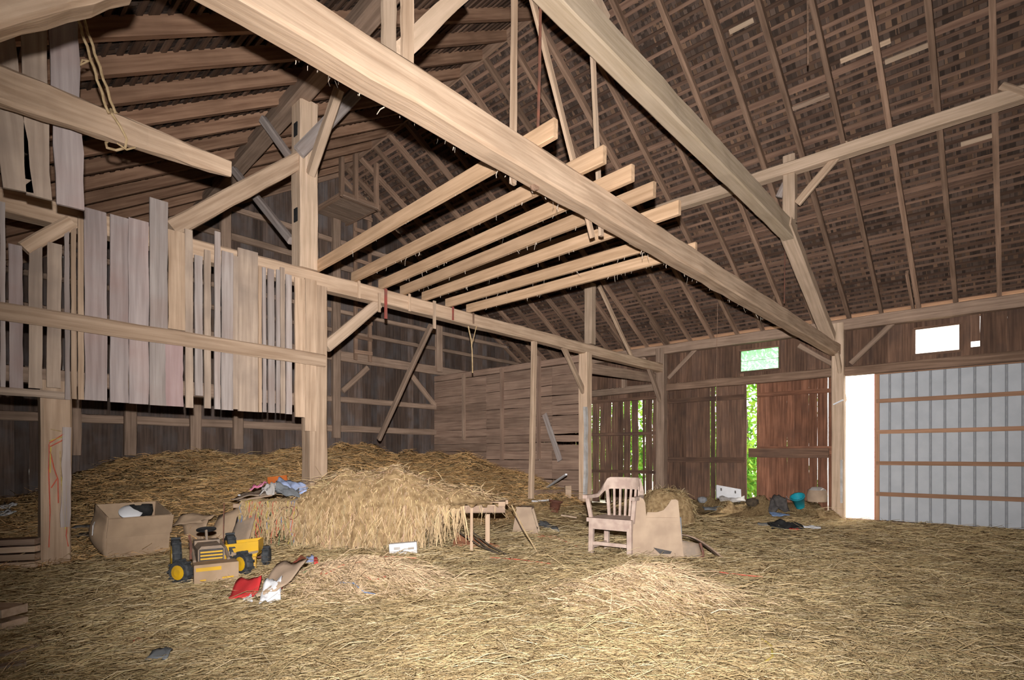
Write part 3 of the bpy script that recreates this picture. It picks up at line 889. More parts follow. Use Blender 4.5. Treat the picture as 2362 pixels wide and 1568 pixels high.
# ================================================================ JOISTS
jst = [((735, 612), (1282, 296), 1), ((822, 640), (1395, 356), 1), ((885, 656), (1460, 398), 1), ((935, 676), (1510, 436), 1),
       ((985, 690), (1568, 478), 1), ((1040, 700), (1560, 545), 1), ((1088, 716), (1606, 572), 1)]
jl = ['highest joist beside the tall post, sticking out past tie beam', 'second joist from the tall post', 'third joist from the tall post', 'middle joist of the seven bare joists', 'third joist from the partition side', 'second lowest bare joist', 'lowest bare joist nearest the partition']
JH = .15
for i, ((ua, va), (ub, vb2), k) in enumerate(jst):
    a = P(ua, va, 'y', YB - .10)
    b = P(ub, vb2, 'z', ZT + JH*.5)
    a.z = ZB + JH*.5
    dirv = (b - a).normalized()
    a = a - dirv*.12
    if i == 5: b = a + (b - a)*.97
    o = timber('joist', a, b, .05, JH, 'tan2', jl[i], 'joist', group='bare hay loft joists', seg=6, jit=.003, ch=.005)
# cobweb and straw tufts hanging from joists and tie
n = 260
jo = [o for o in bpy.data.objects if o.name.startswith('joist')]
rt_ = []
for k in range(n):
    if k % 4 == 0:
        xx = random.uniform(1.5, 9.5); rt_.append((xx, YA + .2, ZT - .245))
    else:
        o = random.choice(jo); L = o.data.vertices[-1].co.x; t = random.uniform(.1, .9)
        q = o.matrix_basis @ Vector((L*t, 0, -JH/2)); rt_.append(tuple(q))
root = np.array(rt_) + rng.normal(0, .008, (n, 3)) * np.array([1, 1, 0])
dirs = np.tile(np.array([[0, 0, -1.0]]), (n, 1)) + rng.normal(0, .25, (n, 3)); dirs /= np.linalg.norm(dirs, axis=1)[:, None]
o = strands('dusty_cobwebs', root, dirs, rng.gamma(2, .016, n), rng.uniform(.003, .009, n), 0, np.tile(np.array([[.5, .42, .34]]), (n, 1)))
tag(o, 'dusty cobwebs hanging off the joists and tie beam', 'cobweb', None, 'stuff')

# ================================================================ HANGERS
hang = [((897, -20), (897, 118), .10, 'pale', 'left of the paired hanging boards at top centre-left'), ((939, -20), (939, 150), .09, 'tan', 'right of the paired hanging boards at top centre-left'),
        ((1187, -10), (1183, 425), .055, 'tan', 'straight hanging board left of the red rod'), ((1226, -10), (1367, 548), .06, 'tan', 'leaning hanging board crossing behind the red rod'),
        ((1366, 105), (1387, 545), .055, 'pale', 'hanging board dropping from the collar through the joists')]
for (a, b, wv, mt, lb) in hang:
    o = board('hanging_board', P(*b, 'y', YA + .24), P(*a, 'y', YA + .24), (1, 0, 0), wv, .03, mt, None, 8, .004); tag(o, lb, 'board')
mb = MB(); mb.tube([P(1247, -10, 'y', YA + .22), P(1245, 150, 'y', YA + .22), P(1241, 305, 'y', YA + .22)], .014, 6); o = mb.obj('red_rod', 'iron', None, False); tag(o, 'rust red iron rod hanging from collar to joists', 'rod')
o = board('cross_brace', P(925, 118, 'y', YA + .34), P(1062, -14, 'y', YA + .34), (1, 0, 0), .12, .08, 'pale'); tag(o, 'slanting brace behind the paired hanging boards', 'brace')
mb = MB(); mb.tube([P(1811, 560, 'y', YA + .5), P(1809, 700, 'y', YA + .5)], .012, 5); o = mb.obj('hanging_rod', 'iron', None, False); tag(o, 'thin brown rod hanging left of the canted strut', 'rod')
for (u, v0, v1, lb) in ((1655, 760, 935, 'thin cord hanging before the left board door'), (1699, 640, 905, 'thin cord hanging left of green window')):
    q = P(u, v0, 'y', 5.2); q.z = roof_z(q.x, q.y)
    mb = MB(); mb.tube([q, P(u - 3, v1, 'y', 5.2)], .006, 4); o = mb.obj('pull_rope', 'raft', None, False); tag(o, lb, 'cord')
mb = MB(); mb.tube([P(1863, 0, 'y', 1.6), P(1864, 150, 'y', 1.6)], .010, 5); o = mb.obj('hanging_stick', 'raft', None, False); tag(o, 'thin stick dangling below right roof slope', 'stick')

# loose pole slung on rope, upper left
yl_ = 4.75
pa, pb = P(-40, 185, 'y', yl_), P(530, 393, 'y', yl_)
o = timber('slung_pole', pa, pb, .13, .25, 'tan', 'blunt-ended timber slung on rope at upper left', 'timber', seg=10, taper=.50, jit=.010, ch=.025)
mb = MB()
for (du, w_) in ((0, 0), (13, 1)):
    pts = []
    for i in range(15):
        t = i/14; u = 180 + du + (250 + du*1.2 - 180 - du)*t + 1.6*math.sin(i*1.9 + w_); v = 45 + (262 - 45)*t
        pts.append(P(u, v, 'y', yl_ - .1 + .02*w_))
    mb.tube(pts, .009, 6)
lo = []
for i in range(13):
    t = i/12*2*PI; q = P(268, 303, 'y', yl_); lo.append(q + Vector((.05*math.sin(t*2), .10*math.cos(t), .135*math.sin(t))))
mb.tube(lo, .009, 6, True)
mb.tube([P(270, 330, 'y', yl_ - .08), P(292, 345, 'y', yl_ - .08), P(312, 340, 'y', yl_ - .08)], .007, 5)
mb.tube([P(205, 140, 'y', yl_ - .1), P(185, 150, 'y', yl_ - .1), P(190, 138, 'y', yl_ - .1), P(203, 140, 'y', yl_ - .1)], .006, 5)
o = mb.obj('rope_sling', 'twine', None, False); tag(o, 'frayed doubled rope looped round the slung timber', 'rope')

# upright loose boards at left edge above screen
for (a, b, wv, mt, lb) in (((162, 478), (142, -60), .27, 'lilac', 'right board of three tall boards at left edge'), ((88, 455), (74, -60), .235, 'moss', 'middle board of three tall boards at left edge'), ((42, 440), (-18, -60), .25, 'moss', 'left board of three tall boards at left edge')):
    o = board('tall_board', P(*a, 'y', 5.0), P(*b, 'y', 5.0), (1, 0, 0), wv*.60, .025, mt, None, 8, .008); tag(o, lb, 'board')

# ================================================================ BOARD SCREEN
wm = struct('wall_screen', 'screen of weathered boards hung below the cross beam')
YS = YB - .125
def s_(x): return x/2.99
D = [(0, 40, 110, 1410, 'grey'), (58, 165, 405, 1405, 'lilac'), (190, 297, 408, 1392, 'moss'), (315, 425, 392, 1388, 'moss'), (445, 485, 262, 1470, 'grey'), (490, 530, 270, 1466, 'tan'), (535, 580, 205, 1470, 'tan'),
     (585, 740, 165, 1476, 'lilac'), (760, 885, 208, 1490, 'lilac'), (888, 1026, 232, 1500, 'lilac'), (1030, 1152, 92, 1510, 'grey'), (1160, 1275, 310, 988, 'tan'), (1142, 1262, 1040, 1516, 'pink'), (1275, 1335, 300, 1526, 'moss'),
     (1340, 1400, 478, 1442, 'grey'), (1404, 1456, 440, 1530, 'moss'), (1474, 1520, 312, 1536, 'grey'), (1525, 1605, 452, 1542, 'grey'), (1603, 1640, 480, 1536, 'moss'), (1640, 1778, 440, 1552, 'moss'),
     (1780, 1805, 552, 1556, 'tan'), (1810, 1838, 560, 1556, 'grey'), (1846, 1896, 572, 1560, 'grey'), (1902, 1930, 575, 1562, 'grey'), (1932, 1966, 560, 1565, 'moss'), (1970, 2014, 610, 1570, 'grey')]
for (xa_, xb_, va, vb2, mt) in D:
    ua, ub = s_(xa_), s_(xb_)
    uc = (ua + ub)/2
    yo = YS + random.uniform(-.012, .0)
    p0, p1 = P(uc, 430 + s_(vb2), 'y', yo), P(uc, 430 + s_(va), 'y', yo)
    p1.x += random.uniform(-.008, .008)
    wv = P(ub, 700, 'y', yo).x - P(ua, 700, 'y', yo).x
    if wv < .13: wv *= .88
    board('board', p0, p1, (1, 0, 0), wv, .024, mt, wm, 9, .005 if wv > .12 else .003)
# broad boards cladding the main post
for (ua, ub, va, vb2) in ((680, 704, 642, 962), (703, 729, 645, 994)):
    uc = (ua + ub)/2
    board('board', P(uc, vb2, 'y', YS - .01), P(uc, va, 'y', YS - .01), (1, 0, 0), P(ub, 800, 'y', YS).x - P(ua, 800, 'y', YS).x, .03, 'tan', wm, 8, .006)
zr0 = P(380, 775, 'y', YS - .03).z
timber('screen_rail', P(-120, 699, 'y', YS - .045), P(750, 832, 'y', YS - .045), .05, .17, 'tan', None, parent=wm, seg=10, jit=.005)
timber('lower_beam', (XL + .2, YB + .03, 2.22), (lp.x - .1, YB + .03, 2.16), .18, .16, 'far', None, parent=wm)
timber('bottom_rail', P(-60, 895, 'y', YS - .02), P(148, 912, 'y', YS - .02), .04, .07, 'moss', None, parent=wm)
timber('screen_brace', P(55, 575, 'y', YS + .02), P(165, 512, 'y', YS + .02), .13, .08, 'tan', None, up=(0, 1, 0), parent=wm)
# straps and sticks nailed across the cross beam
st = [(828, 648, 688, .035, 'tan', 'short tan slat nailed on cross beam near the main post'), (875, 676, 720, .04, 'tan', 'tan slat at the head of knee brace'), (890, 666, 735, .042, 'redstrap', 'long red painted slat hanging over the cross beam'),
      (945, 678, 718, .035, 'tan', 'tan slat under the middle joist'), (1002, 694, 758, .055, 'pale', 'wide pale slat with a hole hanging below the cross beam'), (1045, 708, 738, .03, 'redstrap', 'short dark red slat on the cross beam'), (1092, 722, 746, .03, 'raft', 'short brown slat under lowest joist')]
for (u, v0, v1, wv, mt, lb) in st:
    o = board('nailed_slat', P(u, v1, 'y', YB - .13), P(u, v0, 'y', YB - .13), (1, 0, 0), wv, .02, mt, None, 3, .002); tag(o, lb, 'slat')
mb = MB()
mb.tube([P(1080, 752, 'y', YB - .12), P(1087, 785, 'y', YB - .12), P(1089, 810, 'y', YB - .12), P(1090, 860, 'y', YB - .12)], .013, 5)
mb.tube([P(1099, 752, 'y', YB - .12), P(1091, 785, 'y', YB - .12), P(1087, 800, 'y', YB - .12)], .008, 5)
o = mb.obj('knotted_rope', 'twine', None, False); tag(o, 'knotted rope dangling from the cross beam before partition', 'rope')

# ================================================================ OUTSIDE
gr = bpy.data.objects.new('yard', mesh('yard', [(-60, -60, -.14), (70, -60, -.14), (70, 70, -.14), (-60, 70, -.14)], [(0, 1, 2, 3)]))
COL.objects.link(gr); gr.data.materials.append(M['ground']); tag(gr, 'pale sunlit yard outside the doors', None, None, 'structure')
def bush(name, label, cat, c, rx, rz_, n, trunk=0.0, cz=None):
    t = thing(name, label, cat, (c[0], c[1], -.14), 0, 'greenery beyond the door wall')
    cz = cz or rz_*.9
    dv = rng.normal(size=(n, 3)); dv /= np.linalg.norm(dv, axis=1)[:, None]
    rad = rng.uniform(.45, 1.0, (n, 1))**.6
    lump = 1 + .18*np.sin(dv[:, :1]*7 + c[0]) * np.cos(dv[:, 2:]*6 + c[1])
    root = dv*rad*lump*np.array([[rx, rx, rz_]]) + np.array([[c[0], c[1], cz - .14]])
    root[:, 2] = np.maximum(root[:, 2], -.1)
    d2 = dv*.5 + rng.normal(size=(n, 3))*.7; d2 /= np.linalg.norm(d2, axis=1)[:, None]
    g = rng.uniform(.6, 1.35, (n, 1))
    col = np.array([[.16, .36, .035]])*g; col[:, 0] *= rng.uniform(.7, 1.5, n)
    o = strands('foliage', root, d2, rng.uniform(.12, .26, n), rng.uniform(.07, .13, n), .2, col, 'leaf', None, seg=1)
    o.parent = t; o.matrix_parent_inverse = PINV[t.name]; o['kind'] = 'stuff'
    mb = MB(); mb.tube([(0, 0, 0), (.1, .05, cz*.5), (-.05, .1, cz*1.2)], .05 + trunk, 8, r1=.03); mb.obj('trunk', 'bark', t)
bush('tree', 'tall leafy tree seen through gap between the board doors', 'tree', (21.0, 7.2), 2.3, 3.4, 2600, .1, 3.6)
bush('tree', 'tall leafy tree seen through green window', 'tree', (25.0, 10.2), 3.0, 4.2, 2600, .12, 5.0)
bush('shrub', 'shrub right outside the slatted bay', 'shrub', (17.2, 10.6), 1.2, 1.5, 1800)
bush('shrub', 'dense shrub behind the left end of slats', 'shrub', (18.5, 12.8), 1.7, 2.2, 2000)
bush('tree', 'sapling whose trunk shows in the wide slat gap', 'tree', (18.2, 9.7), 1.3, 2.0, 1500, .06, 2.9)
bush('shrub', 'low shrub outside the right board door', 'shrub', (16.6, 4.6), .7, .75, 900)
bush('shrub', 'low shrub outside the left board door', 'shrub', (17.5, 6.6), 1.1, 1.2, 1400)
bush('tree', 'far tree beyond the gable corner', 'tree', (24.0, 17.0), 3.5, 4.0, 2200, .12, 4.2)

# ================================================================ THINGS ON THE FLOOR
RZ = A - PI/2                              # a frame whose x runs to the right of the photo, y away from the lens
def put(name, label, cat, u, v, yaw=0.0, dz=0.0, group=None, d=None, z=None):
    p = G(u, v) if d is None else C(u, d, 0)
    if d is not None: p.z = tz(p.x, p.y) if z is None else z
    p.z += dz
    return thing(name, label, cat, p, RZ + math.radians(yaw), group)
def lbar(name, p0, p1, wy, hz, mat, parent, up=(0, 0, 1), seg=1, jit=0, ch=.0):
    mw, L = fr(p0, p1, up)
    return link(name, bar_mesh(name, L, wy, hz, seg, jit, ch), mat, parent, mw, True)
def thick(o, t):
    m = o.modifiers.new('thickness', 'SOLIDIFY'); m.thickness = t; m.offset = 0
    return o

# ---- plank table
DTAB = 6.75
def tx(u): return (u - 855)/FOC*DTAB
tb = put('plank_table', 'long low plank table nearly buried under hay', 'table', 855, 0, d=DTAB)
zb = tb.location.z
def zl(zabs): return zabs - zb
for k in range(4):
    lbar('table_plank', (tx(537), .08 + k*.155, zl(.795)), (tx(1176) - random.uniform(0, .06), .08 + k*.155, zl(.815)), .15, .05, 'tan', tb, seg=6, jit=.004)
lbar('apron', (tx(560), .06, zl(.73)), (tx(1165), .06, zl(.75)), .03, .09, 'far', tb)
for (u, yv) in ((1087, .06), (560, .08), (1120, .58), (545, .58), (820, .08)):
    lbar('leg', (tx(u), yv, zl(.22)), (tx(u), yv, zl(.78)), .035 if u == 1087 else .06, .035 if u == 1087 else .06, 'tan', tb, up=(0, 1, 0))
# ---- hay heap draped over the table
hp_ = put('hay_heap', 'shaggy heap of hay hanging over the plank table', 'hay heap', 855, 0, d=DTAB)
cu = [640, 660, 690, 740, 780, 820, 850, 880, 905, 930, 960, 1000, 1060, 1100, 1135, 1150]
cz_ = [.83, .86, 1.02, 1.13, 1.22, 1.20, 1.17, 1.25, 1.27, 1.24, 1.10, 1.05, 1.0, .945, .87, .835]
lu = [640, 665, 690, 720, 800, 900, 945, 975, 1000, 1030, 1060, 1178]
lz = [.80, .62, .40, .33, .30, .30, .33, .45, .60, .72, .80, .82]
def heap(a, b):
    u = 640 + (1150 - 640)*a
    top = np.interp(u, cu, cz_); low = np.interp(u, lu, lz)
    nz = .03*math.sin(u*.11 + b*9) + .02*math.sin(u*.31 + b*23)
    if b < .35:      # back slope
        t = b/.35
        return (tx(u), .68 - .33*t, zl(.80 + (top - .80)*math.sin(t*PI/2) + nz*t))
    if b < .68:
        t = (b - .35)/.33
        return (tx(u), .35 - .37*t, zl(.83 + (top - .83)*math.cos(t*PI/2)**.8 + nz*(1 - t)))
    t = (b - .68)/.32
    return (tx(u) + .01*math.sin(u*.5), -.03 - .07*math.sin(t*PI*.7) - .02*math.sin(u*.23) + nz*.5, zl(.83 + (low - .83)*t + (.03*math.sin(u*.9) if t > .9 else 0)))
mb = MB(); mb.grid(heap, 90, 34); mb.obj('hay_mass', 'hay', hp_, True, True)
def local_strands(name, parent, root, dirs, ln, wd, sag, col, seg=3):
    o = strands(name, root, dirs, ln, wd, sag, col, 'straw', None, seg)
    o.parent = parent; o['kind'] = 'stuff'
    return o
n = 5200
aa = rng.uniform(0, 1, n); bb = rng.uniform(.12, 1, n)
rt0 = np.array([heap(a, b) for a, b in zip(aa, bb)])
keep = (bb < .62) | (640 + 510*aa < 1045)
aa, bb, rt0 = aa[keep], bb[keep], rt0[keep]; n = len(aa)
dr = np.stack([rng.normal(0, .5, n), -np.abs(rng.normal(.25, .2, n)), np.where(bb > .55, -1.0, rng.normal(-.05, .25, n))], -1)
dr[bb < .55] += rng.normal(0, .6, ((bb < .55).sum(), 3)) * np.array([1, .5, .2])
dr /= np.linalg.norm(dr, axis=1)[:, None]
lnn = rng.gamma(4, .028, n); rt0[:, 1] -= .012
hc = np.array([[.62, .45, .265]])*rng.uniform(.6, 1.25, (n, 1)) + rng.normal(0, .02, (n, 3))
local_strands('hay_strands', hp_, rt0, dr, lnn, rng.uniform(.004, .009, n), .25, np.clip(hc, .03, .9))
n = 420
ux = np.concatenate([rng.uniform(672, 780, 130), rng.uniform(780, 960, 120), rng.uniform(960, 1075, 170)])
rt0 = np.stack([(ux - 855)/FOC*DTAB, rng.uniform(-.10, .02, n), zl(np.interp(ux, lu, lz)) + rng.uniform(.05, .25, n)], -1)
rt0[:, 2] = np.minimum(rt0[:, 2], zl(.80))
dr = np.stack([rng.normal(0, .10, n), rng.normal(-.02, .06, n), -np.ones(n)], -1); dr /= np.linalg.norm(dr, axis=1)[:, None]
lnn = np.minimum(rng.uniform(.2, .5, n), rt0[:, 2] - .02)
hc = np.array([[.66, .48, .28]])*rng.uniform(.65, 1.2, (n, 1))
local_strands('hanging_hay', hp_, rt0, dr, lnn, rng.uniform(.006, .016, n), 0, np.clip(hc, .03, .9))
# ---- old baler twine over the left end of the table
tw = put('twine_curtain', 'bundle of old baler twine hanging from table left end', 'twine', 625, 0, d=DTAB - .06)
def twx(u): return (u - 625)/FOC*(DTAB - .06)
for (mt, k) in (('twine', 120), ('redtwine', 16), ('bluetw', 7), ('yeltw', 10), ('greentw', 6)):
    mb = MB()
    for i in range(k):
        u = random.uniform(557, 690); x0 = twx(u); zt = zl(.83) - random.uniform(0, .02); zbt = random.uniform(.02, .28)
        if mt == 'twine' and random.random() < .3: zbt = random.uniform(.25, .4)
        pts = [(x0 + random.uniform(-.02, .02), .10, zt + .02), (x0, -.015 - random.uniform(0, .05), zt)]
        for q in range(1, 6):
            pts.append((x0 + random.uniform(-.022, .022), -.02 - random.uniform(0, .05), zt + (zbt - zt)*q/5))
        mb.tube(pts, random.uniform(.005, .012) if mt == 'twine' else .005, 4)
    mb.obj({'twine': 'sisal_twine', 'redtwine': 'red_twine', 'bluetw': 'blue_twine', 'yeltw': 'yellow_twine', 'greentw': 'green_twine'}[mt], mt, tw)
for (u, zz, r) in ((665, .70, .07), (676, .69, .085)):
    mb = MB(); mb.tube([(twx(u) + r*math.cos(t), -.06, zz - zb + .9*r*math.sin(t)) for t in np.linspace(0, 2*PI, 18)[:-1]], .004, 5, True); mb.obj('wire_loop', 'iron', tw)
# ---- things lying on the left end of the table
def lump(name, mat, parent, pts, nu=10, nv=6, bump=.02, t=.01, seed=1):
    """crumpled sheet between four corner points"""
    r = random.Random(seed)
    ph = [r.uniform(0, 6) for _ in range(6)]
    c = [Vector(p) for p in pts]
    def f(a, b):
        p = (c[0]*(1-a) + c[1]*a)*(1-b) + (c[3]*(1-a) + c[2]*a)*b
        q = bump*(math.sin(a*7 + ph[0])*math.cos(b*5 + ph[1]) + .6*math.sin(a*13 + b*9 + ph[2]) + .5)
        return (p.x + .3*q*math.sin(ph[3] + b*6), p.y + .3*q*math.sin(ph[4] + a*6), p.z + q)
    mb = MB(); mb.grid(f, nu, nv)
    return thick(mb.obj(name, mat, parent, True, True), t)
def tp_(u, y, z): return ((u - 600)/FOC*DTAB, y, z - zb)
t = put('paper_sack', 'flattened brown paper sack curling off table left end', 'sack', 600, 0, d=DTAB)
lump('sack_face', 'toygrey', t, [tp_(532, .0, .84), tp_(632, -.02, .90), tp_(640, .3, 1.0), tp_(545, .35, .90)], 12, 6, .014, .012, 3)
lump('sack_lining', 'pale', t, [tp_(548, -.03, .815), tp_(632, -.05, .885), tp_(630, -.02, .90), tp_(552, -.01, .835)], 10, 3, .006, .008, 4)
mb = MB(); mb.lathe([(.0, 0), (.018, 0), (.014, .012)], 8, 'z', tp_(547, .05, .885)); mb.obj('white_tag', 'white', t)
t = put('blue_cloth', 'pale blue and grey cloth heaped at table left end', 'cloth', 600, 0, d=DTAB)
lump('cloth_fold', 'blue', t, [tp_(618, .1, 1.0), tp_(700, .12, .90), tp_(690, .3, .97), tp_(625, .3, 1.08)], 14, 8, .03, .012, 9)
lump('grey_fold', 'greycl', t, [tp_(616, .02, .93), tp_(690, .02, .86), tp_(680, .12, .93), tp_(624, .12, 1.02)], 14, 6, .03, .012, 12)
t = put('white_cloth', 'cream rag bunched in middle of table left end', 'cloth', 600, 0, d=DTAB)
lump('rag', 'offwhite', t, [tp_(600, -.02, .90), tp_(634, -.03, .90), tp_(628, .12, 1.03), tp_(604, .12, 1.0)], 8, 8, .03, .012, 15)
t = put('pink_cloth', 'bright pink cloth scrap on the table left end', 'cloth', 600, 0, d=DTAB)
lump('scrap', 'pinkcl', t, [tp_(570, .05, .95), tp_(600, .02, .99), tp_(602, .2, 1.04), tp_(578, .2, .99)], 8, 6, .02, .01, 18)
t = put('orange_board', 'orange board propped behind cloth on the table', 'board', 600, 0, d=DTAB)
mb = MB(); mb.box(tp_(607, .42, 1.05), (.25, .02, .12), Matrix.Rotation(-.12, 3, 'Y')); mb.obj('panel', 'orange', t)
# ---- white foam block
t = put('foam_block', 'white foam block in front of the hay heap', 'block', 930, 0, 6, .0, d=6.42)
mb = MB(); mb.box((0, .04, .065), (.315, .09, .13), Matrix.Rotation(-.07, 3, 'Y')); mb.obj('block', 'white', t)
for xx in (-.07, .09):
    mb = MB(); mb.box((xx, -.006, .07), (.07, .006, .03), Matrix.Rotation(-.07, 3, 'Y')); mb.obj('recess', 'offwhite', t)

# ---- toy pedal tractor
t = put('toy_tractor', 'yellow toy pedal tractor with front loader, dusty', 'toy tractor', 490, 1338, 35, .0)
t.scale = (.88, .88, .88)
def wheel(parent, c, r, wv, name='wheel', hub='yellow', steer=0.0):
    place, c = c, (0, 0, 0)
    mb = MB(); pr = [(r*.55, -wv/2), (r*.9, -wv/2), (r, -wv*.3), (r, wv*.3), (r*.9, wv/2), (r*.55, wv/2)]
    mb.lathe(pr, 22, 'x', c)
    for k in range(11):
        a = 2*PI*k/11
        mb.box((c[0], c[1] + (r + .004)*math.cos(a), c[2] + (r + .004)*math.sin(a)), (wv*.95, .018, .018), Matrix.Rotation(a, 3, 'X'))
    o = mb.obj(name, 'rubber', parent)
    o.location = place; o.rotation_euler = (0, 0, steer)
    mb = MB(); mb.lathe([(.0, -wv*.60), (r*.3, -wv*.62), (r*.62, -wv*.53), (r*.62, wv*.53), (r*.3, wv*.62), (.0, wv*.60)], 16, 'x', c); mb.obj('hub', hub, o)
    return o
mb = MB(); mb.prism([(-.12, .12), (.12, .12), (.12, .30), (.09, .335), (-.09, .335), (-.12, .30)], .36, 'y', .26); mb.obj('hood', 'toygrey', t)
for k in range(4):
    mb = MB(); mb.box((.0, .072, .175 + k*.034), (.20, .02, .016)); mb.obj('grille_bar', 'yellow', t)
mb = MB(); mb.box((0, .078, .22), (.22, .012, .17)); mb.obj('grille_plate', 'dark', t)
mb = MB(); mb.box((0, .50, .24), (.24, .14, .22)); mb.obj('dash', 'toygrey', t)
mb = MB(); mb.box((0, .34, .13), (.16, .8, .06)); mb.obj('chassis', 'yellowdirty', t)
mb = MB(); mb.box((0, .80, .24), (.24, .24, .04)); mb.obj('seat', 'toygrey', t)
mb = MB(); mb.tube([(0, .46, .34), (0, .52, .45)], .014, 6); mb.obj('steering_column', 'toygrey', t)
sw = MB(); rot = Matrix.Rotation(-.35, 3, 'X')
def swp(a, r): return Vector((0, .52, .455)) + rot @ Vector((r*math.cos(a), r*math.sin(a)*.9, 0))
sw.tube([swp(a, .085) for a in np.linspace(0, 2*PI, 25)[:-1]], .013, 8, True)
for a in (PI/2, PI*7/6, PI*11/6): sw.tube([swp(a, .0), swp(a, .085)], .01, 6)
sw.obj('steering_wheel', 'black', t)
wheel(t, (-.28, .55, .19), .19, .085, 'rear_wheel'); wheel(t, (.25, .62, .19), .19, .085, 'rear_wheel')
wheel(t, (-.275, .0, .115), .115, .08, 'front_wheel', 'yellow', .75); wheel(t, (.30, .10, .12), .12, .08, 'front_wheel', 'yellow', .5)
mb = MB(); mb.box((.02, -.155, .095), (.385, .012, .185)); mb.box((.02, -.05, .185), (.385, .22, .012)); mb.box((-.17, -.06, .095), (.012, .20, .185)); mb.box((.21, -.06, .095), (.012, .20, .185)); mb.obj('loader_bucket', 'bucketdust', t)
for (cx_, cz_2, w2, h2) in ((-.05, .145, .22, .035), (.12, .045, .10, .018), (-.10, .04, .05, .012)):
    mb = MB(); mb.box((cx_, -.163, cz_2), (w2, .005, h2)); mb.obj('bare_yellow_patch', 'yellow', t)
mb = MB(); mb.tube([(-.155, .02, .20), (-.15, .25, .28), (-.15, .6, .30)], .016, 6); mb.tube([(.15, .02, .20), (.15, .25, .28), (.15, .6, .30)], .016, 6); mb.obj('loader_arm', 'toygrey', t)
mb = MB(); mb.tube([(-.175, .18, .2), (-.17, .22, .36), (-.185, .24, .44)], .012, 6); mb.obj('lever', 'iron', t)
mb = MB(); mb.tube([(.165, .50, .2), (.18, .62, .45), (.195, .68, .72)], .005, 5); mb.obj('flag_rod', 'iron', t)
# ---- toy cart
t = put('toy_cart', 'small yellow toy cart on black wheels beside the tractor', 'toy cart', 556, 1312, 14, .0)
t.scale = (.9, .9, .9)
mb = MB()
pr = [(-.17, .17), (-.155, .125), (0, .105), (.155, .14), (.18, .19), (.175, .30), (-.165, .27)]
mb.prism([(a, b) for (a, b) in pr], .012, 'y', -.02); mb.prism([(a*.95, b) for (a, b) in pr], .012, 'y', .26)
mb.box((-.165, .12, .215), (.012, .28, .12)); mb.box((.172, .12, .235), (.012, .28, .13)); mb.box((0, .12, .13), (.32, .28, .012), Matrix.Rotation(-.05, 3, 'Y'))
mb.obj('tub', 'yellow', t)
mb = MB(); mb.prism([(-.172, .165), (0, .135), (.178, .175), (.178, .20), (0, .17), (-.17, .215)], .006, 'y', -.031); mb.obj('dust_band', 'toygrey', t)
mb = MB(); mb.box((.13, .02, .06), (.04, .06, .13)); mb.obj('stand', 'yellowdirty', t)
mb = MB(); mb.tube([(-.24, .12, .10), (.24, .12, .10)], .012, 6); mb.obj('axle', 'iron', t)
wheel(t, (.235, .12, .105), .105, .07, 'wheel', 'rubber'); wheel(t, (-.13, .30, .105), .105, .07, 'wheel', 'rubber')

# ---- open carton with a plate and a dark pot
t = put('carton', 'open cardboard carton sagging beside the screen post', 'carton', 318, 1281, 50, 0)
t.rotation_euler.x = .24
w_, d_, h_ = .58, .50, .44
def wallp(name, c, dim, mat='board_card'):
    mb = MB(); mb.box(c, dim); return mb.obj(name, mat, t)
wallp('front_wall', (0, 0, h_/2), (w_, .01, h_)); wallp('back_wall', (0, d_, h_/2), (w_, .01, h_))
def bulge(a, b): return (-w_/2 - .09*math.sin(PI*a)*math.sin(PI*min(b*1.1, 1)), a*d_, b*h_*1.02)
mb = MB(); mb.grid(bulge, 10, 8); thick(mb.obj('bulged_side', 'board_card', t, True, True), .01)
wallp('side_wall', (w_/2, d_/2, h_/2), (.01, d_, h_)); wallp('base', (0, d_/2, .01), (w_, d_, .012))
mb = MB(); mb.box((0, -.028, h_ - .10), (w_ + .02, .008, .215), Matrix.Rotation(.12, 3, 'X')); mb.obj('front_flap', 'board_card', t)
mb = MB(); mb.box((w_/2 + .01, d_/2, h_ - .05), (.008, d_, .12), Matrix.Rotation(-.15, 3, 'Y')); mb.obj('side_flap', 'board_card', t)
mb = MB(); mb.box((-w_/2 - .082, .16, .29), (.006, .12, .11), Matrix.Rotation(-.35, 3, 'Z')); mb.obj('white_label', 'white', t)
cp = t.location.copy()
pl = thing('plate', 'white dinner plate sticking out of open carton', 'plate', cp + FW*.12 + RT*(-.16) + Vector((0, 0, .47)), RZ + .7)
mb = MB(); mb.lathe([(0, 0), (.06, 0), (.11, .015), (.112, .02), (.055, .008), (0, .006)], 24, 'y', (0, 0, 0), False); o = mb.obj('plate_disc', 'white', pl, True, True); o.rotation_euler = (-.9, 0, 0)
pt_ = thing('pot', 'black round pot standing in open carton', 'pot', cp + FW*.27 + RT*(-.15) + Vector((0, 0, .36)), RZ)
pt_.scale = (.8, .8, .75)
mb = MB(); mb.lathe([(.02, 0), (.12, .02), (.15, .12), (.14, .22), (.125, .22), (.13, .12), (.1, .04), (0, .03)], 24, 'z', (0, 0, 0), False); o = mb.obj('pot_body', 'black', pt_, True, True)
# ---- collapsed carton behind tractor
t = put('collapsed_carton', 'collapsed cardboard carton behind the toy tractor', 'carton', 480, 1262, -8, 0)
lump('panel', 'board_card', t, [(-.10, .12, .04), (.42, .25, .10), (.42, .42, .52), (-.08, .30, .33)], 6, 5, .012, .01, 21)
lump('panel', 'board_card', t, [(-.50, .05, .22), (-.10, .10, .28), (-.06, .22, .34), (-.46, .16, .36)], 6, 4, .01, .01, 22)
lump('panel', 'board_card', t, [(-.30, .04, .02), (-.08, .0, .02), (-.08, .12, .30), (-.40, .08, .24)], 6, 4, .012, .01, 24)
lump('flap', 'toygrey', t, [(.20, .1, .02), (.46, .08, .04), (.46, .22, .36), (.22, .22, .32)], 5, 4, .01, .01, 25)

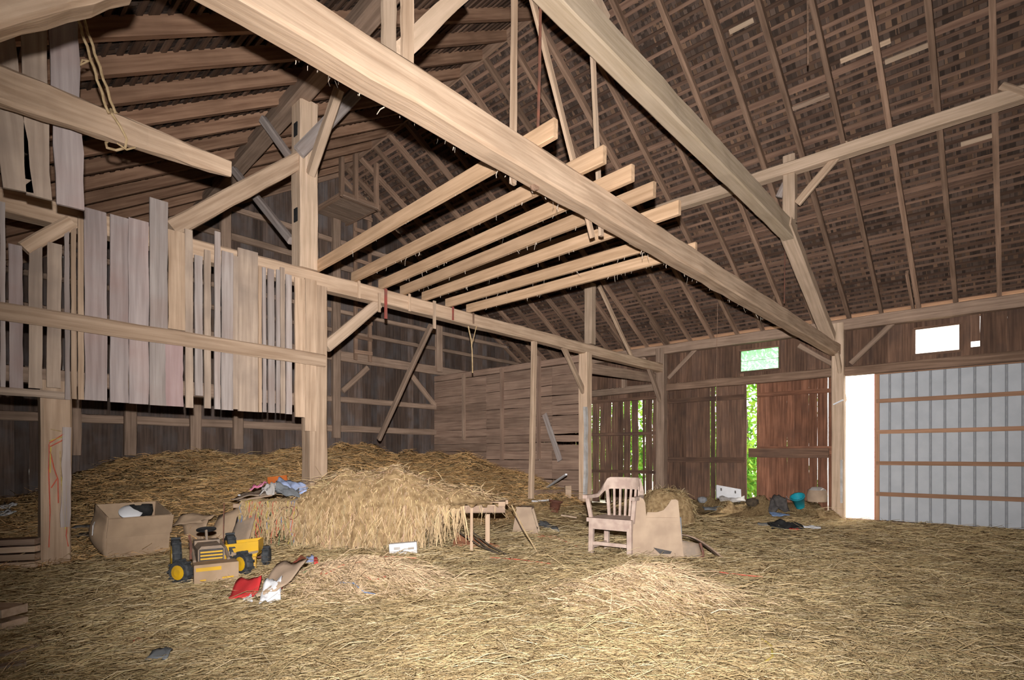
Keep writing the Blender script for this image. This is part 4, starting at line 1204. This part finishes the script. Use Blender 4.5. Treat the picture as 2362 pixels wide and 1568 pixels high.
# ---- feed bag
t = thing('feed_bag', 'crumpled red and white feed bag before the toy tractor', 'bag', G(600, 1385), 0)
ob = PINV[t.name]
def gl(u, v, dz=0.0):
    p = G(u, v); p.z += dz; return ob @ p
lump('red_panel', 'redpl', t, [gl(528, 1388, .01), gl(592, 1386, .02), gl(604, 1370, .13), gl(545, 1368, .09)], 8, 6, .012, .012, 31)
lump('tan_back', 'dust', t, [gl(588, 1392, .04), gl(652, 1390, .10), gl(712, 1335, .14), gl(640, 1350, .16)], 10, 6, .012, .012, 32)
lump('white_panel', 'white', t, [gl(598, 1397, .01), gl(646, 1393, .02), gl(648, 1378, .13), gl(610, 1380, .12)], 8, 6, .016, .012, 33)
lump('white_edge', 'white', t, [gl(560, 1390, .0), gl(582, 1391, .0), gl(580, 1380, .05), gl(565, 1380, .03)], 5, 4, .012, .012, 34)
lump('red_strip', 'redpl', t, [gl(636, 1380, .03), gl(650, 1368, .03), gl(648, 1350, .10), gl(638, 1352, .10)], 5, 5, .012, .012, 35)
lump('red_tail', 'redpl', t, [gl(668, 1332, .09), gl(680, 1336, .07), gl(706, 1303, .06), gl(694, 1302, .09)], 6, 3, .008, .01, 36)
mb = MB()
for k in range(6): mb.box(gl(618 + k*4, 1384 - k*1.5, .075 + .004*k), (.012, .006, .028), Matrix.Rotation(.3*(-1)**k, 3, 'Y'))
mb.obj('print_marks', 'steel', t)
t = thing('foil_wrapper', 'small blue and red wrapper beyond the feed bag', 'wrapper', G(722, 1302), 0); ob = PINV[t.name]
lump('wrapper_blue', 'blue', t, [gl(706, 1302, .01), gl(724, 1302, .01), gl(724, 1296, .06), gl(708, 1296, .05)], 5, 4, .01, .01, 41)
lump('wrapper_red', 'redpl', t, [gl(724, 1303, .01), gl(735, 1303, .01), gl(732, 1298, .04), gl(724, 1296, .05)], 4, 4, .01, .01, 42)

# ---- captain's chair
t = put('captains_chair', "weathered wooden captain's chair with slatted bow back", 'chair', 1403, 1281, -36, -.04)
t.scale = (1.13, 1.13, 1.10)
sw_, sd_ = .54, .48
mb = MB(); mb.prism([(-sw_/2, .40), (sw_/2, .40), (sw_/2, .445), (-sw_/2, .445)], sd_, 'y', sd_/2); mb.obj('seat', 'chair', t)
mb = MB(); mb.box((0, .03, .36), (sw_ - .06, .03, .085)); mb.box((-sw_/2 + .04, sd_/2, .36), (.03, sd_ - .06, .085)); mb.box((sw_/2 - .04, sd_/2, .36), (.03, sd_ - .06, .085)); mb.obj('seat_rail', 'chair', t)
for (sx, sy) in ((-1, 0), (1, 0), (-1, 1), (1, 1)):
    lbar('leg', (sx*(sw_/2 - .035), .04 + sy*(sd_ - .08), -.02), (sx*(sw_/2 - .04), .05 + sy*(sd_ - .10), .41), .055, .055, 'chair', t, up=(0, 1, 0), seg=2, ch=.008)
lbar('stretcher', (-sw_/2 + .04, .05, .15), (sw_/2 - .04, .05, .15), .025, .04, 'chair', t)
for sx in (-1, 1): lbar('stretcher', (sx*(sw_/2 - .04), .05, .11), (sx*(sw_/2 - .04), sd_ - .05, .11), .025, .04, 'chair', t)
for sx in (-1, 1):
    lbar('arm_post', (sx*(sw_/2 - .02), .08, .42), (sx*(sw_/2 + .015), .05, .665), .045, .04, 'chair', t, up=(0, 1, 0), seg=2, ch=.008)
bow = []
for a in np.linspace(-PI*.5 - .0, PI*1.5, 41)[10:31]: pass
mb = MB()
arc = []
for i in range(25):
    s = i/24; a = PI*(1 - s)
    xb_ = (sw_/2 + .02)*math.cos(a); f = math.sin(a)
    yb_ = .05 + .42*f**.6; zb_ = .675 + .13*sm(np.array((f - .30)/.50)).item()
    arc.append((xb_, yb_, zb_, f))
arc = [(-(sw_/2 + .02), .0, .675, 0)] + arc + [((sw_/2 + .02), .0, .675, 0)]
vs, fs = [], []
for (xb_, yb_, zb_, f) in arc:
    ww = .05; hh = .04 + .10*sm(np.array((f - .45)/.3)).item()
    nx_, ny_ = xb_*.9, (yb_ - .1); nl = math.hypot(nx_, ny_) + 1e-6; nx_, ny_ = nx_/nl, ny_/nl
    tw_ = ww if f < .6 else .03
    for (o_, z_) in ((-tw_/2, -hh*.3), (tw_/2, -hh*.3), (tw_/2, hh*.7), (-tw_/2, hh*.7)): vs.append((xb_ + nx_*o_, yb_ + ny_*o_, zb_ + z_))
m_ = len(arc)
for i in range(m_-1):
    for j in range(4): fs.append((i*4+j, (i+1)*4+j, (i+1)*4+(j+1) % 4, i*4+(j+1) % 4))
fs += [(0, 1, 2, 3), ((m_-1)*4+3, (m_-1)*4+2, (m_-1)*4+1, (m_-1)*4)]
mb.add(vs, fs); mb.obj('bow_arm', 'chair', t)
for k in range(7):
    s = (k - 3)/3; xx = s*.19; yb_ = .05 + .42*math.sin(math.acos(max(-1, min(1, xx*1.1/(sw_/2 + .02)))))**.6
    lbar('spindle', (xx*.95, sd_ - .04 - .04*abs(s), .43), (xx*1.08, yb_, .80), .024 if abs(s) < 1 else .035, .018, 'chair', t, up=(0, 1, 0))
# ---- dusty cut-out carton beside it
t = put('cutout_panel', 'dusty tan carton with a curved notch cut in its top', 'carton', 1530, 1288, -6, -.03)
k_ = DTAB*1.04/FOC
def cu_(u): return (u - 1530)*k_
def cv_(v): return (1288 - v)*k_*.97
out = [(cu_(1487), 0), (cu_(1575), 0), (cu_(1568), cv_(1215)), (cu_(1562), cv_(1150)), (cu_(1557), cv_(1147)), (cu_(1547), cv_(1148)), (cu_(1540), cv_(1160)), (cu_(1530), cv_(1172)), (cu_(1515), cv_(1177)), (cu_(1495), cv_(1177)), (cu_(1492), cv_(1190))]
mb = MB(); mb.prism(out, .012, 'y', 0); mb.obj('front_panel', 'dust', t)
side = [(cu_(1460), 0), (cu_(1490), 0), (cu_(1493), cv_(1190)), (cu_(1490), cv_(1155)), (cu_(1486), cv_(1146)), (cu_(1478), cv_(1143)), (cu_(1472), cv_(1150)), (cu_(1464), cv_(1200))]
mb = MB(); mb.prism(side, .014, 'y', -.01); mb.obj('left_panel', 'dust', t)
mb = MB(); mb.box((cu_(1526), -.012, cv_(1193)), (cu_(1562) - cu_(1493), .022, .045)); mb.obj('fold_ledge', 'dust', t)
mb = MB(); mb.box((cu_(1569), .15, cv_(1220)), (.012, .30, .34), Matrix.Rotation(-.04, 3, 'Y')); mb.obj('right_panel', 'greycl', t)
mb = MB(); mb.box((cu_(1480), .14, cv_(1225)), (.012, .28, .30)); mb.obj('inner_panel', 'dust', t)
mb = MB(); mb.prism([(cu_(1508), cv_(1258)), (cu_(1548), cv_(1266)), (cu_(1545), cv_(1272)), (cu_(1522), cv_(1272))], .006, 'y', -.010); mb.obj('tear', 'dark', t)
# ---- broken seat curling behind
t = put('broken_lid', 'broken dark curved lid lying right of the cut-out carton', 'lid', 1620, 1290, 0, -.02)
def cur(a, b): return (-.24 + .52*a, .10 + .24*b - .1*a, .30*math.cos(a*PI/2*.98) - .02*b + .01)
mb = MB(); mb.grid(cur, 12, 4); thick(mb.obj('curved_top', 'far', t, True, True), .015)
lump('inside_panel', 'toygrey', t, [(-.25, .02, .0), (.0, .0, .0), (-.02, .08, .20), (-.25, .1, .24)], 4, 4, .005, .01, 51)
mb = MB(); mb.tube([(.0, -.01, .0), (.01, .0, .10), (-.02, .02, .22)], .016, 6); mb.tube([(-.10, -.01, .02), (.02, -.02, .07)], .008, 5); mb.obj('broken_hinge', 'iron', t)
# ---- things right of the table
t = put('tapered_stool', 'tapered dusty stand right of the plank table', 'stand', 1212, 1232, -10, -.02)
k2 = 7.6/FOC
pr = [(-38*k2, 0), (38*k2, 0), (16*k2, 76*k2), (-24*k2, 76*k2)]
mb = MB(); mb.prism(pr, .03, 'y', 0); mb.obj('front_board', 'dust', t)
mb = MB(); mb.prism(pr, .03, 'y', .26); mb.obj('back_board', 'dust', t)
mb = MB(); mb.box((-4*k2, .13, 76*k2), (44*k2, .3, .03)); mb.obj('top_board', 'dust', t)
mb = MB(); mb.box((0, .13, .10), (60*k2, .26, .025)); mb.obj('shelf', 'dust', t)
t = put('clay_heap', 'rust red slab of earth under right end of table', 'slab', 1100, 1262, 4, -.03)
lump('slab', 'rust', t, [(-.32, -.02, .02), (.30, -.04, .02), (.12, .2, .06), (-.28, .18, .18)], 12, 6, .015, .05, 61)
for i, (ua, va, ub, vb2, lb) in enumerate(((1060, 1228, 1152, 1254, 'upper bent stick poking from under table'), (1088, 1225, 1168, 1252, 'middle bent stick poking from under table'), (1095, 1240, 1155, 1258, 'lower bent stick poking from under table'))):
    a, b = C(ua, 6.9, 0), C(ub, 6.6, 0); a.z = 1.4 - (va - HY)/FOC*6.9; b.z = tz(b.x, b.y) + .02
    mb = MB(); mb.tube([a, (a + b)/2 + Vector((0, 0, -.025)), b], .010, 6); o = mb.obj('bent_stick', 'bark', None, False); tag(o, lb, 'stick')
a, b = C(1180, 6.8, .80), C(1243, 6.75, 0); b.z = tz(b.x, b.y)
mb = MB(); mb.tube([a, (a+b)/2 + Vector((0, 0, -.02)), b], .008, 6); o = mb.obj('tie_cord', 'twine', None, False); tag(o, 'slack cord running from table corner down to the floor', 'cord')
t = thing('blue_rag', 'faded blue rag on the straw right of table', 'rag', G(1268, 1226), 0); ob = PINV[t.name]
lump('rag', 'greycl', t, [gl(1240, 1214, .02), gl(1290, 1230, .02), gl(1285, 1222, .05), gl(1246, 1207, .05)], 8, 4, .02, .01, 71)
for (pxs, lb) in (([(1236, 1232), (1262, 1240), (1300, 1248), (1330, 1262)], 'red twine snaking toward the chair'), ([(1240, 1240), (1280, 1238), (1305, 1252)], 'short red twine beside the blue rag')):
    mb = MB(); mb.tube([G(u, v) + Vector((0, 0, .012)) for (u, v) in pxs], .007, 5); o = mb.obj('red_twine', 'redtwine', None, False); tag(o, lb, 'twine')
# brown pot, planks and sticks before partition
t = put('brown_pot', 'tilted brown pot behind the wooden chair', 'pot', 1278, 1181, 10, .0)
mb = MB(); mb.lathe([(.09, 0), (.12, .2), (.145, .21), (.145, .24), (.115, .24), (.10, .05), (0, .04)], 18, 'z', (0, 0, 0), False); o = mb.obj('pot_body', 'pot', t, True, True); o.rotation_euler = (0, .16, 0)
def floor_plank(name, label, a, b, w1, th1, mat, dz=.03, zo=(0, 0), cat='plank'):
    p, q = G(*a), G(*b); p.z += dz + zo[0]; q.z += dz + zo[1]
    o = bar(name, p, q, w1, th1, mat, None, seg=3, jit=.003); tag(o, label, cat); return o
floor_plank('white_plank', 'short white plank left of the brown pot', (1230, 1160), (1268, 1157), .09, .03, 'white')
floor_plank('floor_plank', 'weathered beam end lying before partition post', (1232, 1140), (1300, 1138), .12, .10, 'inner', .04)
floor_plank('floor_plank', 'pinkish plank lying left of wooden chair', (1294, 1192), (1330, 1197), .08, .03, 'dust')
a, b = G(1262, 1125), C(1306, 10.6, 0); b.z = 1.4 - (1094 - HY)/FOC*10.6
b = a + (b - a); o = bar('white_stick', a, b, .04, .03, 'white'); tag(o, 'white stick leaning up out of hay by partition', 'stick')
t = put('upright_block', 'tan wooden block standing beside partition post', 'block', 1311, 1147, 5, -.03)
mb = MB(); mb.box((0, .06, .14), (.13, .12, .28)); mb.obj('block', 'tan', t)
floor_plank('dark_rod', 'dark rod sticking out behind the partition post', (1338, 1148), (1372, 1142), .03, .03, 'black', .32, (0, .05), 'rod')

# ---- round hay bale
t = put('hay_bale', 'rounded hay clump behind the cut-out carton', 'hay bale', 1552, 1212, 0, -.05)
t.scale = (1.08, 1, 1.08)
def dome(a, b):
    th_ = a*2*PI; ph_ = b*PI/2
    r = .56*(1 + .05*math.sin(3*th_ + 1) + .03*math.sin(7*th_))
    return (r*math.cos(th_)*math.cos(ph_)**.55, .5 + r*.85*math.sin(th_)*math.cos(ph_)**.55, .70*math.sin(ph_)**.9*(1 + .04*math.sin(2*th_)))
mb = MB(); mb.grid(dome, 40, 12); mb.obj('bale_body', 'hay', t, True, True)
n = 1500
ab = rng.uniform(0, 1, (n, 2)); rt0 = np.array([dome(a, b*.98) for a, b in ab]); dr = rng.normal(size=(n, 3)); dr[:, 2] -= .6; dr /= np.linalg.norm(dr, axis=1)[:, None]
o = strands('bale_straw', rt0, dr, rng.gamma(4, .03, n), rng.uniform(.005, .011, n), .3, straw_cols(n, .95), 'straw', None, 2); o.parent = t; o['kind'] = 'stuff'

# ---- clutter along the door wall
t = put('grey_crate', 'grey-blue crate tipped against door wall post', 'crate', 1515, 1128, -20, .0)
mb = MB(); mb.box((-.25, .2, .25), (.62, .42, .02), Matrix.Rotation(.35, 3, 'Y')); mb.box((-.28, .0, .12), (.60, .02, .30), Matrix.Rotation(.35, 3, 'Y')); mb.obj('crate_panel', 'greycl', t)
mb = MB(); mb.box((.16, .1, .12), (.28, .3, .28)); mb.obj('crate_end', 'offwhite', t)
t = put('earth_mound', 'brown earth mound left of the grey crate', 'mound', 1440, 1130, 0, -.05)
def mnd(a, b): return ((a - .5)*1.5, .3 + (b - .5)*.8, .42*math.sin(PI*a)**1.3*math.sin(PI*b) + .02*math.sin(a*20))
mb = MB(); mb.grid(mnd, 16, 10); mb.obj('mound', 'rust', t, True, True)
t = put('white_stand', 'small white folding stand by left board door', 'stand', 1572, 1140, 0, 0)
for xx in (-.22, .22):
    lbar('stand_leg', (xx, 0, 0), (xx*.95, .0, .34), .045, .03, 'white', t, up=(0, 1, 0)); lbar('stand_leg', (xx, .25, 0), (xx*.95, .25, .34), .045, .03, 'white', t, up=(0, 1, 0))
mb = MB(); mb.box((0, .12, .2), (.42, .26, .03)); mb.obj('tray', 'steel', t)
sp_ = t.location.copy()
t = thing('toy_flowers', 'little red and yellow trinket on white stand', 'trinket', sp_ + Vector((0, 0, .215)) + RT*-.12, RZ)
lump('red_petals', 'redpl', t, [(-.1, 0, .02), (.06, 0, .05), (.05, .1, .14), (-.08, .1, .1)], 5, 5, .03, .01, 81); lump('yellow_petal', 'yellow', t, [(.06, 0, .0), (.13, 0, .02), (.13, .08, .1), (.07, .08, .1)], 4, 4, .02, .01, 82)
t = put('foam_cooler', 'dirty white foam cooler lid tipped by the board doors', 'cooler', 1684, 1160, 0, .06)
mb = MB(); R1 = Matrix.Rotation(.18, 3, 'Y') @ Matrix.Rotation(-.5, 3, 'X'); mb.box((0, .1, .16), (.62, .06, .34), R1); mb.obj('lid', 'white', t)
for xx in (-.2, .16):
    mb = MB(); mb.box(Vector((0, .1, .16)) + R1 @ Vector((xx, -.035, .06)), (.03, .01, .07), R1); mb.obj('handle_slot', 'dark', t)
lump('torn_liner', 'offwhite', t, [(-.3, -.15, -.02), (.32, -.2, -.02), (.34, .0, .06), (-.28, .0, .06)], 8, 4, .03, .012, 91)
def heaplet(name, label, cat, u, v, pts, mat, bump, seed, dz=0):
    t = put(name, label, cat, u, v, 0, dz); lump('fold', mat, t, pts, 10, 6, bump, .02, seed); return t
heaplet('dark_sheet', 'flat grey sheet lying before the foam lid', 'sheet', 1660, 1178, [(-.4, -.1, .02), (.35, -.12, .02), (.4, .15, .05), (-.35, .18, .06)], 'greycl', .02, 101)
t = heaplet('black_sack', 'black sack left of the teal bucket', 'sack', 1795, 1183, [(-.25, -.08, .02), (.22, -.1, .02), (.2, .2, .34), (-.1, .2, .34)], 'dark', .05, 102)
heaplet('purple_rag', 'dull purple rag below black sack', 'rag', 1800, 1192, [(-.2, -.05, .02), (.2, -.06, .02), (.2, .1, .05), (-.2, .1, .08)], 'bluetw', .015, 103)
t = put('teal_bucket', 'teal plastic bucket tipped toward viewer', 'bucket', 1846, 1184, 0, .12)
mb = MB(); mb.lathe([(.09, 0), (.135, .26), (.155, .265), (.155, .29), (.125, .285), (.085, .03), (0, .03)], 20, 'z', (0, 0, 0), False); o = mb.obj('bucket_body', 'teal', t, True, True); o.rotation_euler = (.35, -.45, 0)
mb = MB(); mb.tube([(-.2 + .19*math.cos(a) + .05, -.05, .25 + .1*math.sin(a)) for a in np.linspace(PI, 2*PI, 10)], .006, 5); mb.obj('bail_handle', 'steel', t)
t = put('basket', 'overturned pale basket by the open doorway', 'basket', 1890, 1172, 0, .14)
mb = MB(); mb.lathe([(.20, 0), (.22, .14), (.19, .26), (.1, .32), (0, .33)], 22, 'z', (0, .1, 0), False); o = mb.obj('basket_body', 'dust', t, True, True)
mb = MB(); mb.lathe([(.19, .26), (.1, .325), (0, .335)], 22, 'z', (0, .1, .005), False); mb.obj('basket_base', 'offwhite', t, True, True)
t = put('black_jacket', 'black jacket dropped on straw before the doors', 'jacket', 1815, 1221, 0, 0)
lump('body', 'black', t, [(-.32, -.08, .02), (.28, -.1, .02), (.22, .16, .08), (-.28, .2, .10)], 14, 8, .04, .03, 111)
lump('red_lining', 'redpl', t, [(.0, -.13, .01), (.2, -.13, .01), (.2, -.07, .02), (.0, -.07, .03)], 5, 3, .008, .01, 112)
heaplet('white_paper', 'white crumpled paper right of black jacket', 'paper', 1862, 1220, [(-.1, -.03, .02), (.22, -.08, .02), (.24, .04, .03), (-.08, .08, .05)], 'white', .012, 113)
heaplet('grey_paper', 'pale blue-grey paper left of black jacket', 'paper', 1768, 1214, [(-.14, -.02, .02), (.1, -.06, .02), (.1, .12, .04), (-.14, .1, .04)], 'greycl', .012, 114)
for i, (u, v, s, mt, lb) in enumerate(((1604, 1142, .10, 'white', 'tiny white cup behind the hay clump'), (1620, 1160, .16, 'steel', 'grey pan beside hay clump'), (1735, 1168, .2, 'bark', 'dark clod below gap of the doors'), (1915, 1178, .16, 'offwhite', 'pale lump at foot of doorway post'))):
    t = put(('cup', 'pan', 'clod', 'lump')[i], lb, ('cup', 'pan', 'clod', 'lump')[i], u, v, 0, 0)
    mb = MB(); mb.lathe([(s*.5, 0), (s*.75, s*.4), (s*.7, s*.8), (s*.3, s*.95), (0, s)], 12, 'z', (0, 0, 0), False); mb.obj('body', mt, t, True, True)

for (u, v, sx, lb) in ((1905, 1194, .42, 'tousled hay clump at foot of the doorway post'), (1690, 1180, .40, 'brown hay clump before the left board door'), (1560, 1165, .34, 'brown hay clump right of grey crate')):
    t = put('hay_clump', lb, 'hay', u, v, 0, -.03)
    def cl_(a, b, sx=sx): return ((a - .5)*2*sx, .12 + (b - .5)*.5, .20*math.sin(PI*a)**.8*math.sin(PI*b)*(1 + .3*math.sin(a*17 + u)))
    mb = MB(); mb.grid(cl_, 16, 8); mb.obj('clump', 'hay', t, True, True)
    n = 260; ab = rng.uniform(.05, .95, (n, 2)); rt0 = np.array([cl_(a, b) for a, b in ab]); dr = rng.normal(size=(n, 3)); dr[:, 2] = np.abs(dr[:, 2])*.5; dr /= np.linalg.norm(dr, axis=1)[:, None]
    o = strands('clump_straw', rt0, dr, rng.gamma(4, .03, n), rng.uniform(.005, .010, n), .4, straw_cols(n, .9), 'straw', None, 2); o.parent = t; o['kind'] = 'stuff'
# ---- stacked planks and scraps at left
for i, (v, lb) in enumerate(((1296, 'lowest plank of the stack at left edge'), (1279, 'middle plank of the stack at left edge'), (1262, 'upper plank of the stack at left edge'), (1247, 'topmost darker plank of stack at left edge'))):
    zz = tz(.9, 6.7) + .04 + i*.072
    a, b = C(-70, 5.35, zz), C(100 - i*2, 5.45, zz + .015)
    o = bar('stacked_plank', a, b, .24 - .02*i, .055, ('tan', 'tan', 'pale', 'far')[i], None, seg=3, jit=.003); tag(o, lb, 'plank')
for i, (v0, lb) in enumerate(((1408, 'upper board end poking in at left edge'), (1438, 'middle board end poking in at left edge'), (1465, 'lower board end poking in at left edge'))):
    dd = 3.5; zz = 1.4 - (v0 - HY)/FOC*dd
    a, b = C(-160, dd + .1, zz - .01), C(34 - 4*(i == 2), dd, zz)
    o = bar('board_end', a, b, .16, .05, 'pale', None, seg=3, jit=.004); tag(o, lb, 'board')
for (a, b, lb) in (((0, 1520), (80, 1500), 'thin slat on straw at bottom left corner'), ((-10, 1555), (60, 1540), 'lower slat on straw at bottom left corner')):
    floor_plank('wood_strip', lb, a, b, .06, .02, 'moss', .02)
for (u, v, sx, lb, mt) in ((368, 1528, .055, 'dark grey scrap lying in the left foreground', 'greycl'), (190, 1222, .12, 'flat grey scrap behind left post', 'greycl'), (196, 1240, .10, 'second flat grey scrap behind left post', 'dark')):
    t = put('scrap', lb, 'scrap', u, v, 0, .02); lump('sheet', mt, t, [(-sx, -.03, 0), (sx, -.03, 0), (sx*.7, .05, .03), (-sx*.9, .05, .03)], 5, 3, .006, .006, 121)
for k, (u, v) in enumerate(((12, 1178), (8, 1195))):
    t = put('white_bag', ('upper white bag in mow at left edge', 'lower white bag in mow at left edge')[k], 'bag', u, v, 0, 0); lump('bag', 'white', t, [(-.12, -.05, .02), (.1, -.05, .02), (.1, .1, .08), (-.1, .1, .08)], 6, 5, .02, .01, 130 + k)
mb = MB(); mb.tube([G(u, v) + Vector((0, 0, .01)) for (u, v) in ((308, 1485), (316, 1476), (328, 1482))], .005, 5); o = mb.obj('twine_scrap', 'redtwine', None, False); tag(o, 'tiny red twine scrap in left foreground', 'twine')
# ---- twine round the left post
t = thing('post_twine', 'red and yellow twine wound round the screen post', 'twine', (lq.x, YB - .1, .2))
ob = PINV[t.name]
for (mt, segs) in (('redtwine', [[(112, 1022), (148, 1000)], [(114, 1030), (150, 1012)], [(113, 1024), (112, 1080), (115, 1180), (114, 1262)], [(116, 1040), (124, 1080), (133, 1105), (135, 1160)], [(118, 1125), (132, 1103)], [(155, 1120), (157, 1190), (152, 1235), (158, 1260)]]),
                   ('yeltw', [[(113, 1017), (150, 1005)], [(116, 1030), (116, 1090)], [(143, 1100), (146, 1180), (150, 1220)], [(152, 1110), (154, 1200)]]), ('twine', [[(118, 990), (140, 995)], [(140, 1040), (141, 1110), (147, 1190)], [(152, 1060), (153, 1150), (156, 1230)]])):
    mb = MB()
    for sg in segs:
        mb.tube([ob @ P(u + random.uniform(-1.5, 1.5), v, 'y', YB - .115) for (u, v) in sg], .0055, 5)
    mb.obj({'redtwine': 'red_twine', 'yeltw': 'yellow_twine', 'twine': 'sisal_twine'}[mt], mt, t)
o = board('split_board', P(150, 1215, 'y', YB - .1), P(153, 985, 'y', YB - .1), (1, 0, 0), .07, .04, 'grey', None, 8, .008); tag(o, 'split grey board beside the screen post', 'board')
# ---- twine over the straw mounds
tws = [([(740, 1335), (752, 1308), (800, 1297), (860, 1290), (905, 1288), (960, 1292)], 'redtwine', 'red twine arching over left straw mound'), ([(750, 1332), (790, 1314), (835, 1305)], 'redtwine', 'second red twine on left straw mound'),
       ([(832, 1318), (835, 1335), (860, 1347), (890, 1338)], 'redtwine', 'red twine loop on front of left straw mound'), ([(780, 1350), (815, 1356), (840, 1372), (865, 1380)], 'bluetw', 'blue twine on front of left straw mound'),
       ([(962, 1330), (978, 1345), (985, 1360)], 'greentw', 'green twine at right side of left straw mound'), ([(700, 1330), (712, 1320), (722, 1322)], 'greentw', 'green scrap left of the left straw mound'),
       ([(1390, 1404), (1420, 1372), (1470, 1356), (1530, 1362), (1570, 1380)], 'twine', 'pale twine over right straw mound'), ([(1665, 1470), (1672, 1440), (1690, 1430), (1705, 1440)], 'twine', 'curled twine loop in right foreground'),
       ([(1760, 1540), (1782, 1525), (1780, 1500), (1755, 1482)], 'yeltw', 'yellow twine curl in right foreground'), ([(1640, 1322), (1700, 1330), (1760, 1336)], 'redtwine', 'red twine lying right of the broken lid'),
       ([(1130, 1290), (1200, 1296), (1270, 1305)], 'redtwine', 'long faint red twine in centre of floor')]
for (pts, mt, lb) in tws:
    mb = MB(); mb.tube([G(u, v) + Vector((0, 0, .022)) for (u, v) in pts], .006, 5); o = mb.obj('baler_twine', mt, None, False); tag(o, lb, 'twine')
# extra tousled straw on the two mounds
rts, drs = [], []
for (m_, rx_, ry_) in ((_m1, .8, .42), (_m2, .7, .45)):
    n = 4200
    s1_, s2_ = rng.normal(0, .50, n)*rx_, rng.normal(0, .50, n)*ry_
    x = m_.x + RT.x*s1_ + FW.x*s2_; y = m_.y + RT.y*s1_ + FW.y*s2_
    rts.append(np.stack([x, y, terrain(x, y) + .01 + rng.uniform(0, .03, n)], -1))
    th = rng.normal(RZ, .9, n); el = rng.normal(.1, .25, n); drs.append(np.stack([np.cos(th)*np.cos(el), np.sin(th)*np.cos(el), np.sin(el)], -1))
rts, drs = np.concatenate(rts), np.concatenate(drs); n = len(rts)
hc = np.array([[.74, .54, .345]])*rng.uniform(.62, 1.15, (n, 1))
o = strands('tousled_straw', rts, drs, rng.gamma(4, .045, n), rng.uniform(.0035, .007, n), .45, np.clip(hc, .03, .9), seg=3); tag(o, 'tousled pale straw over the two foreground mounds', 'straw', None, 'stuff')
